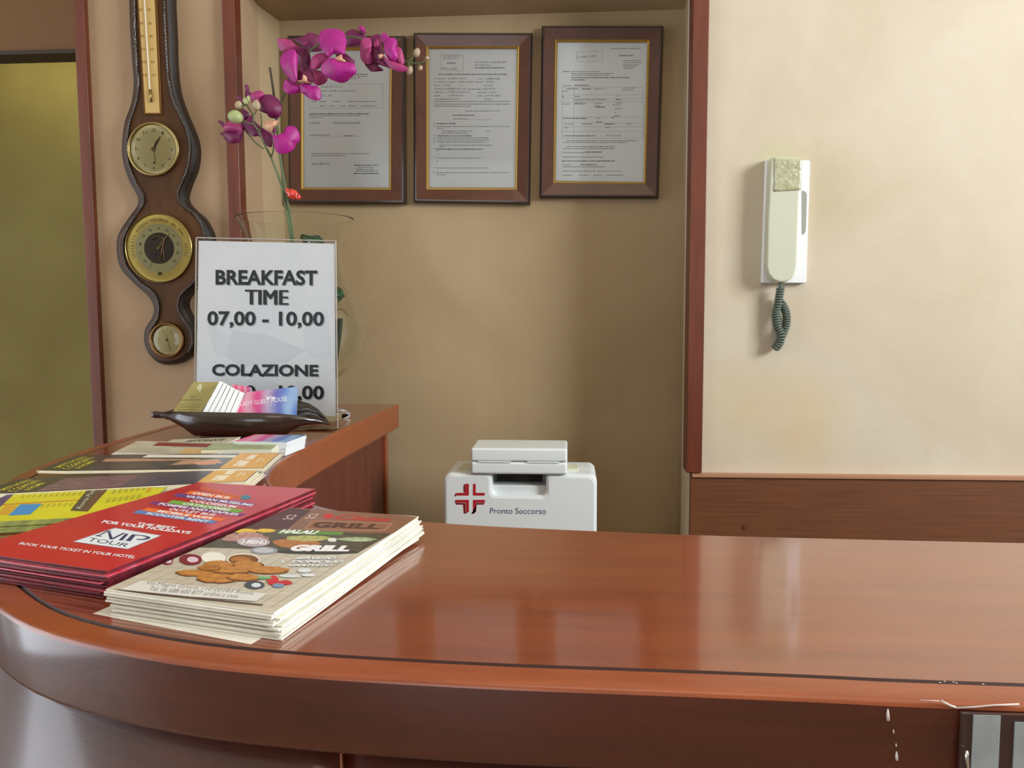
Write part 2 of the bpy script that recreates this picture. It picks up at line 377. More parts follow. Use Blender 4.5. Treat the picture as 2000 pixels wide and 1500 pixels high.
inner = [(1.30, .588), (.9, .596), (.6, .601), (.328, .607), (.257, .609), (.15, .6125), (.073, .617), (.035, .621), (-.02, .627), (-.07, .634), (-.109, .642), (-.150, .655), (-.190, .674), (-.225, .700), (-.262, .738), (-.293, .785), (-.312, .84), (-.322, .90), (-.326, .98), (-.325, 1.10), (-.319, 1.30), (-.312, 1.49)]
def resample(pts, N):
    P = smoothpath([(x, y, 0) for x, y in pts], 8); L = [0]
    for a, b in zip(P, P[1:]): L.append(L[-1]+(b-a).length)
    out = []; j = 0
    for i in range(N):
        t = L[-1]*i/(N-1)
        while j < len(L)-2 and L[j+1] < t: j += 1
        f = (t-L[j])/max(L[j+1]-L[j], 1e-9); out.append(P[j].lerp(P[j+1], min(max(f, 0), 1)))
    return out
def offs(P, d):        # offset to the left-hand side of travel when d>0
    out = []
    for i, p in enumerate(P):
        t = (P[min(i+1, len(P)-1)]-P[max(i-1, 0)]).normalized(); out.append(p+Vector((-t.y, t.x, 0))*d)
    return out
NO = 130
PO = resample(outer, NO); PI = resample(inner, NO)
sgn = -1                                           # travelling towards -X, inside is to the right-hand side
def loops(P, prof, s): return [[Vector((a.x, a.y, TOP+z)) for a in offs(P, s*d)] for d, z in prof]
q = MB()
LO = loops(PO, [(.0205, 0), (.0196, -.0016), (.0184, -.0016), (.0175, -.0003)], sgn)
LL = loops(PO, [(.0175, -.0003), (.0035, -.0005), (.0013, -.0010), (.0003, -.0022), (0, -.0034)], sgn)
LF = loops(PO, [(0, -.0034), (0, -.036), (.0008, -.0385), (.003, -.0402), (.018, -.0402), (.03, -.0402)], sgn)
LI = loops(PI, [(0.0035, 0), (.0012, -.0008), (0, -.0035), (0, -.040), (.0015, -.0432), (.006, -.044)], -sgn)
def strip(q, A, m):
    n = len(A[0]); q.add([v for l in A for v in l], [(j*n+i, j*n+i+1, (j+1)*n+i+1, (j+1)*n+i) for j in range(len(A)-1) for i in range(n-1)], m)
strip(q, LO, cgro)
poly = LO[0]+[Vector((X_NL1+.004-.006, 1.384, TOP)), Vector((X_NL1+.004, 1.49, TOP))]+LI[0][::-1]
q.add(poly, [tuple(range(len(poly)))], ctop)
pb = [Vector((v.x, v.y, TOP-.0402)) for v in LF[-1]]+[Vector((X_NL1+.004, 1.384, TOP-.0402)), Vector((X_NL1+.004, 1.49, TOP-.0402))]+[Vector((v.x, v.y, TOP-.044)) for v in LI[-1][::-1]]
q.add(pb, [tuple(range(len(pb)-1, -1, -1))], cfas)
strip(q, LI, clip)
# end faces
e1 = [l[-1] for l in LO[:1]+LL[1:]+LF[1:4]]
q.add(e1+[Vector((X_NL1-.002, 1.384, TOP-.0402)), Vector((X_NL1-.002, 1.384, TOP))], [tuple(range(len(e1)+2))], cfas)
e2 = [l[-1] for l in LI]
q.add(e2+[Vector((X_NL1+.004, 1.49, TOP-.044)), Vector((X_NL1+.004, 1.49, TOP))], [tuple(range(len(e2)+2))], cfas)
q.build('countertop', counter, smooth=False)
q = MB(); strip(q, LL, clip); q.build('edge_moulding', counter, smooth=True)
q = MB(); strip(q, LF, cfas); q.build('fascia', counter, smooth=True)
# curved front body below the top, in two panels with a joint between
SPL = max(range(NO), key=lambda i: -abs(PO[i].x-PZ(690, 1480, TOP-.045).x) if PO[i].y < .5 else -9)
def body(name, P, d, z0, z1, m, th=.018):
    q = MB(); A = offs(P, -d); B = offs(P, -(d+th))
    for L, flip in ((A, 0), (B, 1)): strip(q, [[Vector((p.x, p.y, z1)) for p in L], [Vector((p.x, p.y, z0)) for p in L]], m)
    strip(q, [[Vector((p.x, p.y, z1)) for p in A], [Vector((p.x, p.y, z1)) for p in B]], m)
    for k in (0, -1): q.add([(A[k].x, A[k].y, z0), (B[k].x, B[k].y, z0), (B[k].x, B[k].y, z1), (A[k].x, A[k].y, z1)], [(0, 1, 2, 3)], m)
    o = q.build(name, counter, smooth=False)
    for p_ in o.data.polygons:
        if abs(p_.normal.z) < .1 and len(p_.vertices) == 4: p_.use_smooth = True
    return o
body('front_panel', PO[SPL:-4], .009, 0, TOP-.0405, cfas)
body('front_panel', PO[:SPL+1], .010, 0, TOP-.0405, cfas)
q = MB(); jp = offs(PO, -.0088)[SPL]; q.box((jp.x-.0004, jp.y-.0012, 0), (jp.x+.0006, jp.y+.003, TOP-.042), mat('joint', (150, 92, 66), .5)); q.build('joint_strip', counter)
ctop.node_tree.nodes['Principled BSDF'].inputs['Coat IOR'].default_value = 1.6
darkw = wood('counter_inner_wood', (104, 46, 30), (84, 34, 22), rough=.5, coat=.15, st=(8, 8, 2))
PI2 = resample([(.6, .601), (.328, .607), (.15, .6125), (.035, .621), (-.07, .634), (-.109, .642), (-.150, .655), (-.190, .674), (-.225, .700), (-.262, .738), (-.293, .785), (-.312, .84), (-.322, .90), (-.326, .98), (-.325, 1.10), (-.319, 1.30), (-.313, 1.47)], 60)
q = MB(); A = offs(PI2, -sgn*-.022*-1); B = offs(PI2, -sgn*.036)
A = offs(PI2, -sgn*.022)
for L in (A, B): strip(q, [[Vector((p.x, p.y, TOP-.044)) for p in L], [Vector((p.x, p.y, 0)) for p in L]], darkw)
k = -1; q.add([(A[k].x, A[k].y, 0), (B[k].x, B[k].y, 0), (B[k].x, B[k].y, TOP-.044), (A[k].x, A[k].y, TOP-.044)], [(0, 1, 2, 3)], darkw)
q.build('inner_panel', counter)
q = MB(); q.box((A[-1].x-.016, 1.462, 0), (A[-1].x+.004, 1.482, TOP-.044), clip); q.build('end_post', counter, bevel=.001)
# chipped veneer on the fascia at the right
chipm = mat('chipped_veneer', (200, 190, 180), .6)
def fasY(px, py):      # point on the fascia front surface seen at a pixel
    Y = .35
    for _ in range(12):
        p = PY(px, py, Y); Y = min(zip([abs(a.x-p.x) for a in PO[:70]], [a.y for a in PO[:70]]))[1]
    i = min(range(1, 70), key=lambda i: abs(PO[i].x-p.x)); a, b = (PO[i], PO[i+1]) if (PO[i+1].x-p.x)*(PO[i].x-p.x) <= 0 else (PO[i-1], PO[i])
    t = (p.x-a.x)/(b.x-a.x); return PY(px, py, a.y+(b.y-a.y)*t-.0003)
q = MB()
def chip(pts, w):
    P = [fasY(*p) for p in pts]
    q.tube([p-Vector((0, .0001, 0)) for p in P], w, chipm, 6)
chip([(1797, 1367), (1838, 1369)], .0002); chip([(1838, 1368), (1846, 1373), (1856, 1378), (1866, 1381)], .0005); chip([(1866, 1382), (1900, 1381), (1940, 1377), (1990, 1375)], .0004)
q.build('chipped_edge', counter, smooth=True)
q = MB()
for (x, y0, y1, w) in [(1734, 1385, 1407, .0007), (1751, 1468, 1485, .0006), (1745, 1425, 1432, .0003), (1750, 1452, 1458, .0003)]:
    P = [fasY(x, y0), fasY(x, (y0+y1)/2), fasY(x+1, y1)]; q.tube(P, [w*.4, w, w*.9], chipm, 6)
q.build('chip_mark', counter, smooth=True)
q = MB()
for x, y in [(1845, 1331), (1862, 1332), (1868, 1334), (1920, 1336), (1836, 1333)]:
    p = PZ(x, y, TOP+.0001); q.ball(p, .0006, .0003, .0002, chipm, 8)
q.build('groove_chips', counter)

# clear plate on the fascia; door reflections painted on as pale strips
c0 = fasY(1884, 1396); plate = empty('clear_plate', (c0.x, c0.y-.003, c0.z-.05), 'clear plastic plate with two painted grey door reflections on the counter front at far right', 'sign')
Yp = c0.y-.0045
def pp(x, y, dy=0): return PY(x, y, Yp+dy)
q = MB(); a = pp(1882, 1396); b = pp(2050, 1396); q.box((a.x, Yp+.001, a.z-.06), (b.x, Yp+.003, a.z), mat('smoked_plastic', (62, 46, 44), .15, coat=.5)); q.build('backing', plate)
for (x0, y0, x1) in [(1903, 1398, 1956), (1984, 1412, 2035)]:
    a = pp(x0, y0); b = pp(x1, y0); q = MB(); q.box((a.x, Yp+.0004, a.z-.055), (b.x, Yp+.0012, a.z), mat('painted_reflection_grey', (158, 166, 166), .35, rgb2=(132, 138, 140), nscale=40)); q.build('painted_reflection', plate)
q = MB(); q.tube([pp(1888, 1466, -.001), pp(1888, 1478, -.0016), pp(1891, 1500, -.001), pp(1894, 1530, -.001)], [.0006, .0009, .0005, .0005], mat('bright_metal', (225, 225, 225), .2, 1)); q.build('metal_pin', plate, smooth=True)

# ================================================================== BAROMETER
def C1(u, v): return (180+u/3.947, v/3.947)
def C2(u, v): return (180+u/3.947, 360+v/3.947)
walnut = mat('dark_walnut', (88, 54, 20), .5, coat=.05, coatr=.2, spec=.25, rgb2=(62, 36, 12), nscale=12, stretch=(3, 3, 1))
walnut_d = mat('black_stained_edge', (28, 18, 12), .4, coat=.2, coatr=.2)
brass = mat('brass', (158, 140, 92), .34, 1)
left = [(262, -95), (250, -60), (248, -20), (252, 0), (254, 60), (258, 120), (261, 165), (256, 203), (243, 241), (238, 286), (241, 319), (253, 355), (264, 374), (270, 390), (267, 404), (253, 423), (233, 454), (227.6, 482), (234.5, 522), (261, 552.5), (289, 578), (300, 598), (298, 618), (285, 639), (281, 661), (288, 687), (307, 707), (329, 713)]
right = [(357, 707), (379, 687), (386, 661), (380, 631), (366, 603), (367, 583), (380, 566), (400, 540), (414, 508), (417, 480), (415, 458), (400, 428), (378, 408), (366, 393), (365, 380), (371, 360), (383, 329), (387, 294), (380, 261), (362, 218), (348.5, 177), (343, 127), (341, 63), (338, 0), (342, -25), (336, -62), (320, -98), (290, -112)]
BY = YF-.020
out_px = smoothpath([(x, y, 0) for x, y in left+right+[left[0]]], 4)[:-1]
bar0 = PY(310, 480, YF)
baro = empty('barometer', (bar0.x, YF, bar0.z), 'dark walnut banjo barometer with thermometer and clock, on the wall left of the niche', 'barometer')
cx = sum(p.x for p in out_px)/len(out_px)
def inset(P, d):
    n = len(P); out = []
    for i in range(n):
        t = (P[(i+1) % n]-P[i-1]).normalized(); out.append(P[i]+Vector((t.y, -t.x, 0))*d)
    return out
area2 = sum(a.x*b.y-b.x*a.y for a, b in zip(out_px, out_px[1:]+out_px[:1])); sg = 1 if area2 < 0 else -1
rings = [(0, YF), (0, YF-.012), (3 , YF-.0165), (8, YF-.0195), (13, YF-.0205)]
q = MB(); R_ = [[PY(p.x, p.y, YF-.012) for p in inset(out_px, sg*d)] for d, Y in rings]
for (d, Y), L in zip(rings, R_):
    for v in L: v.y = Y
n = len(out_px)
q.add([v for L in R_ for v in L], [(j*n+i, j*n+(i+1) % n, (j+1)*n+(i+1) % n, (j+1)*n+i) for j in range(3) for i in range(n)], walnut_d)
q.add([v for L in R_[3:] for v in L], [(i, (i+1) % n, n+(i+1) % n, n+i) for i in range(n)]+[tuple(n+i for i in range(n))], walnut)
body_o = q.build('body', baro, smooth=False)
BF = YF-.0205
# twisted bead along both sides
def bead(pts, name):
    P = smoothpath([PY(x, y, BF-.0015) for x, y in pts], 14); q = MB(); L = 0
    for k in (0, pi):
        Q = []; L = 0
        for i, p in enumerate(P):
            if i: L += (p-P[i-1]).length
            t = (P[min(i+1, len(P)-1)]-P[max(i-1, 0)]).normalized(); nn = t.cross(Vector((0, 1, 0))).normalized()
            a = L*2*pi/.0075+k; Q.append(p+nn*cos(a)*.0012+Vector((0, 1, 0))*sin(a)*.0012)
        q.tube(Q, .0013, mat('black_gloss', (30, 24, 22), .15, coat=1), 6)
    q.build(name, baro, smooth=True)
bead([(318, -60), (320.6, 0), (324, 76), (329, 152), (337, 192.6), (352, 225.5), (366, 256), (371, 291), (366, 329), (355, 357), (348, 374), (349, 386), (358, 400), (383, 421), (398, 450), (402, 482), (396, 515), (380, 548), (362, 566), (351, 580), (348, 596), (351, 610), (362, 628.6), (373, 646), (376, 669), (368, 688)], 'twisted_bead')
bead([(268, -60), (263, 0), (266, 100), (270, 165), (264, 206), (252, 244), (248, 286), (252, 322), (266, 358), (280, 384), (278, 402), (258, 432), (243, 460), (240, 485), (246, 518), (270, 548), (300, 572), (310, 596), (308, 622), (296, 642), (292, 661), (299, 683)], 'twisted_bead')
# thermometer
def boxpx(q, x0, y0, x1, y1, m, Ya, Yb):       # slanted quad prism between pixel corners ((x at top),(x at bottom))
    P = [PY(x0[1], y1, Ya), PY(x1[1], y1, Ya), PY(x1[0], y0, Ya), PY(x0[0], y0, Ya)]
    q.prism([Vector((p.x, Ya, p.z)) for p in P], (0, Yb-Ya, 0), m)
gold = mat('gold_scale', (196, 164, 100), .45, .15)
q = MB(); boxpx(q, (265, 281), -40, (305, 315.5), 224, mat('bronze_rim', (120, 84, 44), .3, .8), BF-.003, BF+.001); plate_t = q.build('thermometer_plate', baro, bevel=.0006)
q = MB(); boxpx(q, (268, 284), -40, (300, 312), 220.5, gold, BF-.0034, BF-.0029)
for k, tx in enumerate(['50', '40', '30', '20', '10', '0', '10', '20']):
    v = 75/3.947+(k-1)*25.3 if k else -6
    y = (-6, 19, 45.5, 70.5, 96, 121, 146.5, 172)[k]
    if k == 7: continue
    xl = 273+ (y/220)*16-.5; xr = xl+17.5
    pl = Flat(PY(xl-4, y+3, BF-.0035), PY(xr+5, y+3, BF-.0035), PY(xr+5, y-3, BF-.0035), PY(xl-4, y-3, BF-.0035))
    for xc in (xl+.5, xr): pl.tbox(q, tx, xc-3.6, y-2.6, xc+3.0, y+2.6, ink(110, 78, 40))
for k in range(46):
    y = -30+k*5.06*.99; x = 275+(y/220)*14.5
    a = PY(x+6, y, BF-.0036); q.add([a, a+Vector((.0022, 0, 0)), a+Vector((.0022, 0, .0003)), a+Vector((0, 0, .0003))], [(0, 1, 2, 3)], ink(110, 78, 40))
q.build('scale', plate_t)
q = MB(); P = [PY(281-2, -40, BF-.0055), PY(282, 0, BF-.0055), PY(292.5, 172, BF-.0055), PY(294.5, 199, BF-.0055)]
q.tube(P, .0011, mat('glass_tube', (225, 220, 205), .1, coat=1), 10)
a = PY(293, 175, BF-.0055); b = PY(294.6, 199, BF-.0055); q.tube([a, b], .0024, brass, 12); q.build('tube', plate_t, smooth=True)
def dial(name, px, py, rb, rd, ring_h, facem, rimm=brass):
    c = PY(px, py, BF); c.y = BF; s = 1/F*BF*1.0; rb *= s; rd *= s
    q = MB(); q.lathe([(rb, -.001), (rb, ring_h*.55), (rb-.0012, ring_h), (rd+.0016, ring_h), (rd+.0004, ring_h*.55), (rd, ring_h*.3)], c, rimm, 56, 'Y'); rim = q.build(name+'_bezel', baro, smooth=True)
    for m_ in rim.data.polygons: m_.use_smooth = True
    q = MB(); N = 48; q.add([c+Vector((rd*1.03*cos(2*pi*k/N), -ring_h*.3, rd*1.03*sin(2*pi*k/N))) for k in range(N)], [tuple(range(N))], facem)
    return c, s, rim, q, c.y-ring_h*.3
def lens(c, rd, y, rim):
    q = MB(); pr = [(rd*1.0, 0), (rd*.8, .0012), (rd*.5, .002), (rd*.2, .0024), (.0001, .0025)]
    q.lathe(pr, (c.x, y-.002, c.z), pane('clock_glass', rough=.03), 40, 'Y'); q.build('glass_cover', rim, smooth=True)
TILT = .035
def dtext(q, c, y, txt, r, ang, h, m, w=None, bold=0):         # text centred at angle (clockwise from 12), kept upright along the arc
    vs, fs = textgeo(txt, bold); w = w or h*.62*len(txt); a = ang
    cxx = c.x+sin(a)*r; cz = c.z+cos(a)*r
    q.add([(cxx+(u-.5)*w, y, cz+(v-.5)*h) for u, v in vs], fs, m)
def atext(q, c, y, txt, r, a0, a1, h, m):                        # text laid along an arc
    for k, ch in enumerate(txt):
        if ch == ' ': continue
        a = a0+(a1-a0)*(k+.5)/len(txt); vs, fs = textgeo(ch); w = h*.62
        if ch == 'I': w = h*.16
        ca, sa = cos(a), sin(a)
        q.add([(c.x+sa*(r+(v-.5)*h)+ca*(u-.5)*w, y, c.z+ca*(r+(v-.5)*h)-sa*(u-.5)*w) for u, v in vs], fs, m)
def hand(q, c, y, ang, l0, l1, w, m):
    d = Vector((sin(ang), 0, cos(ang))); n_ = Vector((cos(ang), 0, -sin(ang)))
    a = Vector((c.x, y, c.z)); q.prism([a-d*l0-n_*w*.5, a-d*l0+n_*w*.5, a+d*l1*.7+n_*w, a+d*l1, a+d*l1*.7-n_*w], (0, .0004, 0), m)
ivory = mat('ivory_dial', (198, 188, 134), .5)
black = ink(36, 28, 20)
c, s, rim, q, y = dial('clock', 301.6, 292, 53, 47, .0065, ivory)
for k in range(1, 13):
    dtext(q, c, y-.0003, '%d' % k, .0305*45*s/.0375, k*pi/6+TILT, .0050, black, w=.0030*(2 if k > 9 else 1), bold=.01)
for k in range(60):
    a = k*pi/30; d = Vector((sin(a), 0, cos(a))); nn = Vector((cos(a), 0, -sin(a)))*.0001; p = Vector((c.x, y-.0003, c.z)); r1 = 44*s; r0 = (42.3 if k % 5 else 40.8)*s
    q.add([p+d*r0-nn, p+d*r0+nn, p+d*r1+nn, p+d*r1-nn], [(0, 1, 2, 3)], black)
q.build('clock_dial', rim)
q = MB(); hand(q, c, y-.0012, radians(31), .003, 30*s, .0013, black); hand(q, c, y-.0016, radians(27), .002, 20*s, .0019, black); hand(q, c, y-.001, radians(174), .002, 27*s, .0004, black)
q.tube([(c.x, y, c.z), (c.x, y-.003, c.z)], .0034, mat('aged_metal', (120, 100, 70), .4, .8), 16); q.ball((c.x, y-.001, c.z-26*s), .0017, .0004, .0017, black, 10); q.build('clock_hands', rim)
lens(c, 44*s, y-.0015, rim)
c, s, rim, q, y = dial('barometer', 312, 485, 69.5, 66, .006, mat('brass_dial', (202, 182, 96), .42, .35))
N = 48
for (ra, rb_, m_) in [(49*s, 30*s, mat('silvered_scale', (190, 188, 140), .5, .1)), (31*s, 0, mat('dark_works', (42, 34, 28), .4))]:
    yy = y-.0003-(0 if rb_ else .0002)
    P = [Vector((c.x-.002*0+ra*cos(2*pi*k/N), yy, c.z+ra*sin(2*pi*k/N))) for k in range(N)]; q.add(P, [tuple(range(N))], m_)
for k in range(121):
    a = radians(-150+k*2.5); d = Vector((sin(a), 0, cos(a))); nn = Vector((cos(a), 0, -sin(a)))*.00012; p = Vector((c.x, y-.0006, c.z)); r1 = 47*s; r0 = (45 if k % 5 else 43)*s
    q.add([p+d*r0-nn, p+d*r0+nn, p+d*r1+nn, p+d*r1-nn], [(0, 1, 2, 3)], black)
for k, t in enumerate(['690', '700', '710', '720', '730', '740', '750', '760', '770', '780', '790']):
    a = radians(-130+k*26); atext(q, c, y-.0006, t, 39*s, a-.09, a+.09, .0040, ink(70, 70, 50))
for t, a0, a1 in [('TEMPESTA', -112, -62), ('PIOGGIA', -54, -24), ('VARIABILE', -17, 22), ('BEL TEMPO', 30, 66), ('SECCO', 80, 108)]:
    atext(q, c, y-.0006, t, 56*s, radians(a0), radians(a1), .0044, ink(120, 104, 44))
dtext(q, c, y-.0008, 'M', 50*s, pi, .006, black, w=.006, bold=.05)
q.build('barometer_dial', rim)
q = MB(); zz = y-.0012
q.tube([(c.x-14*s, zz, c.z+18*s), (c.x-2*s, zz, c.z+24*s), (c.x+12*s, zz, c.z+18*s), (c.x+6*s, zz, c.z-6*s), (c.x+2*s, zz, c.z-24*s)], .0022, mat('works_metal', (150, 120, 100), .3, .9), 8)
q.tube([(c.x+9*s, zz, c.z+4*s), (c.x+10*s, zz, c.z-26*s)], .0009, mat('works_metal2', (190, 180, 160), .3, .9), 8)
q.ball((c.x+2*s, zz, c.z-20*s), .003, .0015, .003, mat('works_metal2', (1, 1, 1)), 12); q.build('mechanism', rim, smooth=True)
q = MB(); hand(q, c, y-.0030, radians(38), .001, 42*s, .0009, brass); hand(q, c, y-.0026, radians(24), .001, 30*s, .0010, mat('steel_hand', (120, 100, 80), .4, .6)); hand(q, c, y-.0026, radians(207), 0, 46*s, .0004, black)
q.tube([(c.x, y, c.z), (c.x, y-.004, c.z)], .0022, brass, 12); q.build('pointer', rim)
lens(c, 64*s, y-.0022, rim)
c, s, rim, q, y = dial('hygrometer', 328, 664, 36, 29, .007, ivory, mat('bronze_bezel', (120, 92, 58), .35, 1))
for k in range(11):
    a = radians(-125+k*25); d = Vector((sin(a), 0, cos(a))); nn = Vector((cos(a), 0, -sin(a)))*.0002; p = Vector((c.x, y-.0003, c.z))
    q.add([p+d*20*s-nn, p+d*20*s+nn, p+d*24*s+nn, p+d*24*s-nn], [(0, 1, 2, 3)], black)
for k in range(4): atext(q, c, y-.0003, ['20', '40', '60', '80'][k], 17*s, radians(-100+k*60), radians(-76+k*60), .0026, black)
q.build('hygrometer_dial', rim)
q = MB(); hand(q, c, y-.0014, radians(165), .004, 23*s, .0006, brass); hand(q, c, y-.0016, radians(-15), 0, 12*s, .0012, gold); q.tube([(c.x, y, c.z), (c.x, y-.003, c.z)], .0016, black, 12); q.build('pointer', rim)
lens(c, 27*s, y-.0015, rim)

# ================================================================== FRAMED DOCUMENTS
fram = mat('frame_wood', (88, 44, 22), .4, coat=.25, rgb2=(70, 34, 16), nscale=30)
framd = mat('frame_dark_edge', (44, 26, 20), .35, coat=.5)
goldf = mat('gold_fillet', (205, 170, 92), .3, .9)
paperm = mat('document_paper', (230, 236, 240), .6)
def frame(corn, inn, label):
    FYo = YB-.016
    c = [PY(x, y, FYo) for x, y in corn]; ic = [PY(x, y, FYo+.004) for x, y in inn]      # TL TR BR BL
    loc = (c[0]+c[1]+c[2]+c[3])/4
    e = empty('framed_document', (loc.x, YB, min(p.z for p in c)), label, 'picture frame', 'framed documents on the niche back wall')
    def ring(q, A, B, Ya, Yb, m):
        A = [Vector((p.x, Ya, p.z)) for p in A]; B = [Vector((p.x, Yb, p.z)) for p in B]
        q.add(A+B, [(i, (i+1) % 4, 4+(i+1) % 4, 4+i) for i in range(4)], m)
    mid = (c[0]+c[1]+c[2]+c[3])/4
    def sh(P, d): return [p+Vector((d if p.x < mid.x else -d, 0, -d if p.z > mid.z else d)) for p in P]
    q = MB(); ring(q, c, c, YB-.0005, YB-.012, framd); ring(q, c, sh(c, .003), YB-.012, FYo, framd); ring(q, sh(c, .003), sh(c, .0055), FYo, FYo, framd); ring(q, sh(c, .0055), sh(ic, -.001), FYo, FYo+.0045, fram)
    ring(q, sh(ic, -.001), sh(ic, -.001), FYo+.0045, YB-.0005, fram); q.build('frame', e)
    q = MB(); ring(q, sh(ic, -.001), sh(ic, .001), FYo+.0040, FYo+.0035, goldf); ring(q, sh(ic, .001), sh(ic, .0032), FYo+.0035, FYo+.0065, goldf); q.build('gold_fillet', e)
    P = [Vector((p.x, FYo+.0085, p.z)) for p in sh(ic, .0005)]
    fl = Flat(P[3], P[2], P[1], P[0]); q = MB(); q.add(P[::-1], [(0, 1, 2, 3)], paperm); sheet = q.build('paper_sheet', e)
    G = [Vector((p.x, FYo+.0066, p.z)) for p in sh(ic, .001)]; qg = MB(); qg.add(G, [(3, 2, 1, 0)], pane('frame_glass', rough=.04, ior=1.3)); qg.build('glass', e)
    return fl, sheet
INK = ink(112, 118, 124); INKB = ink(70, 74, 80); PEN = ink(84, 88, 104)
def rows(fl, q, org, sc, L):
    for r in L:
        v, u0, u1 = r[:3]; k = r[3] if len(r) > 3 else 'n'; y = org[1]+v/sc; x0 = org[0]+u0/sc; x1 = org[0]+u1/sc
        if k == 'n': fl.dashes(q, x0, x1, y, 1.35, INK)
        elif k == 'b': fl.dashes(q, x0, x1, y, 1.7, INKB)
        elif k == 'h':
            x = x0
            while x < x1:      # handwriting: short slanted strokes
                P = [fl.uv(x, y+1.6), fl.uv(x+.45, y+1.6), fl.uv(x+1.3+random.uniform(-.5, .5), y-1.6), fl.uv(x+.9, y-1.6)]
                q.add([fl.pt(a, b, .00016) for a, b in P], [(0, 1, 2, 3)], PEN); x += random.uniform(.9, 1.9)
        elif k == 'l': fl.poly(q, [(x0, y+.2), (x1, y+.2), (x1, y-.2), (x0, y-.2)], INK, new=False)
def outline(fl, q, org, sc, a, b, rot=0):
    x0, y0 = org[0]+a[0]/sc, org[1]+a[1]/sc; x1, y1 = org[0]+b[0]/sc, org[1]+b[1]/sc; w = .22
    cs = [(x0, y0), (x1, y0-rot), (x1, y1-rot), (x0, y1)]
    for i in range(4):
        (ax, ay), (bx, by) = cs[i], cs[(i+1) % 4]; L = hypot(bx-ax, by-ay); nx, ny = -(by-ay)/L*w, (bx-ax)/L*w
        fl.poly(q, [(ax+nx, ay+ny), (bx+nx, by+ny), (bx-nx, by-ny), (ax-nx, ay-ny)], INK, new=False)
O3 = (400, 20); O4 = (800, 40)
fl, sh_ = frame([(560, 68), (790, 69), (791, 398), (563, 397)], [(588, 94), (764, 94), (762.5, 369.5), (588.5, 369)], 'framed document behind the purple orchid flowers, leftmost of the three wooden frames')
q = MB(); rows(fl, q, O3, 3.75, [(470, 1050, 1195, 'b'), (485, 1070, 1190), (500, 1070, 1110), (560, 850, 1010, 'h'), (590, 850, 900), (590, 910, 1105, 'h'), (625, 850, 885), (625, 905, 930, 'h'), (668, 780, 820), (668, 840, 890), (668, 940, 995), (668, 1050, 1250),
    (700, 840, 885), (700, 910, 950), (700, 985, 1030), (700, 1055, 1120), (700, 1145, 1250), (758, 765, 1205, 'b'), (772, 765, 1145), (785, 765, 870), (822, 940, 1140, 'h'), (829, 935, 1140, 'l'), (922, 935, 1130, 'l'), (918, 1020, 1090), (1050, 780, 1210), (1065, 780, 1030),
    (1122, 785, 910, 'h'), (1130, 780, 915, 'l'), (1135, 1095, 1270, 'b'), (1150, 1120, 1235), (1165, 1105, 1240), (1178, 1110, 1265), (1195, 1090, 1275, 'b')])
outline(fl, q, O3, 3.75, (765, 540), (1305, 715))
fl.tbox(q, 'CAMERE', 604.5, 238.4, 624.5, 241.6, INKB); fl.tbox(q, 'APPARTAMENTO', 604.5, 262.5, 644, 265.8, INKB)
fl.poly(q, [(701+1.2*cos(a), 152+1.2*sin(a)) for a in [k*pi/4 for k in range(8)]][::-1], ink(190, 60, 80)); q.build('printed_text', sh_)
fl, sh_ = frame([(807, 62.5), (1040, 63), (1035, 398.5), (807.5, 395)], [(833.5, 91), (1013, 91), (1008.5, 369.5), (834, 369)], 'middle one of three wooden framed documents, square stamp at its upper left')
q = MB(); rows(fl, q, O4, 3.846, [(268, 250, 380), (285, 250, 370), (322, 280, 345, 'b'), (362, 235, 290), (365, 300, 350, 'h'), (315, 490, 600), (315, 610, 720, 'h'), (338, 490, 615), (358, 490, 715, 'b'), (407, 213, 730, 'b'),
    (440, 185, 270), (438, 285, 430, 'h'), (440, 515, 550), (440, 565, 675, 'h'), (466, 185, 195), (464, 205, 265, 'h'), (466, 280, 345), (464, 360, 480, 'h'), (466, 495, 560), (464, 580, 635, 'h'), (490, 185, 230), (490, 250, 310, 'h'), (490, 385, 400, 'h'), (492, 555, 630),
    (517, 185, 250), (516, 255, 420, 'h'), (519, 435, 540), (516, 550, 640, 'h'), (543, 185, 255), (541, 270, 450, 'h'), (544, 515, 580), (543, 600, 650, 'h'), (569, 185, 230), (567, 295, 400, 'h'), (570, 510, 545), (568, 560, 685, 'h'),
    (595, 185, 380), (595, 560, 620), (612, 185, 755), (632, 185, 755), (648, 185, 460), (684, 415, 675), (716, 325, 485, 'b'), (743, 330, 440), (748, 440, 615, 'l'), (778, 205, 345, 'b'), (800, 205, 750), (815, 205, 250), (835, 240, 480), (835, 580, 605), (850, 240, 435),
    (870, 205, 470, 'b'), (886, 205, 600), (902, 205, 600), (918, 205, 570), (940, 225, 625), (952, 225, 265), (970, 200, 550, 'b'), (985, 205, 215), (1010, 205, 212), (1036, 205, 540), (1058, 205, 215), (1085, 205, 210), (1110, 200, 600), (1145, 200, 745), (1160, 200, 275), (1195, 738, 745)])
for v in (778, 798, 868, 886, 902, 918, 966, 1032, 1106, 1140): outline(fl, q, O4, 3.846, (181, v-5), (191, v+5))
outline(fl, q, O4, 3.846, (235, 255), (402, 375), -1.5); q.build('printed_text', sh_)
fl, sh_ = frame([(1058, 49), (1296, 49), (1286, 387), (1053.5, 386)], [(1085.5, 78), (1268, 78.5), (1260, 358.5), (1081.6, 356)], 'rightmost of the three wooden framed documents, table form with a long stamp at its top')
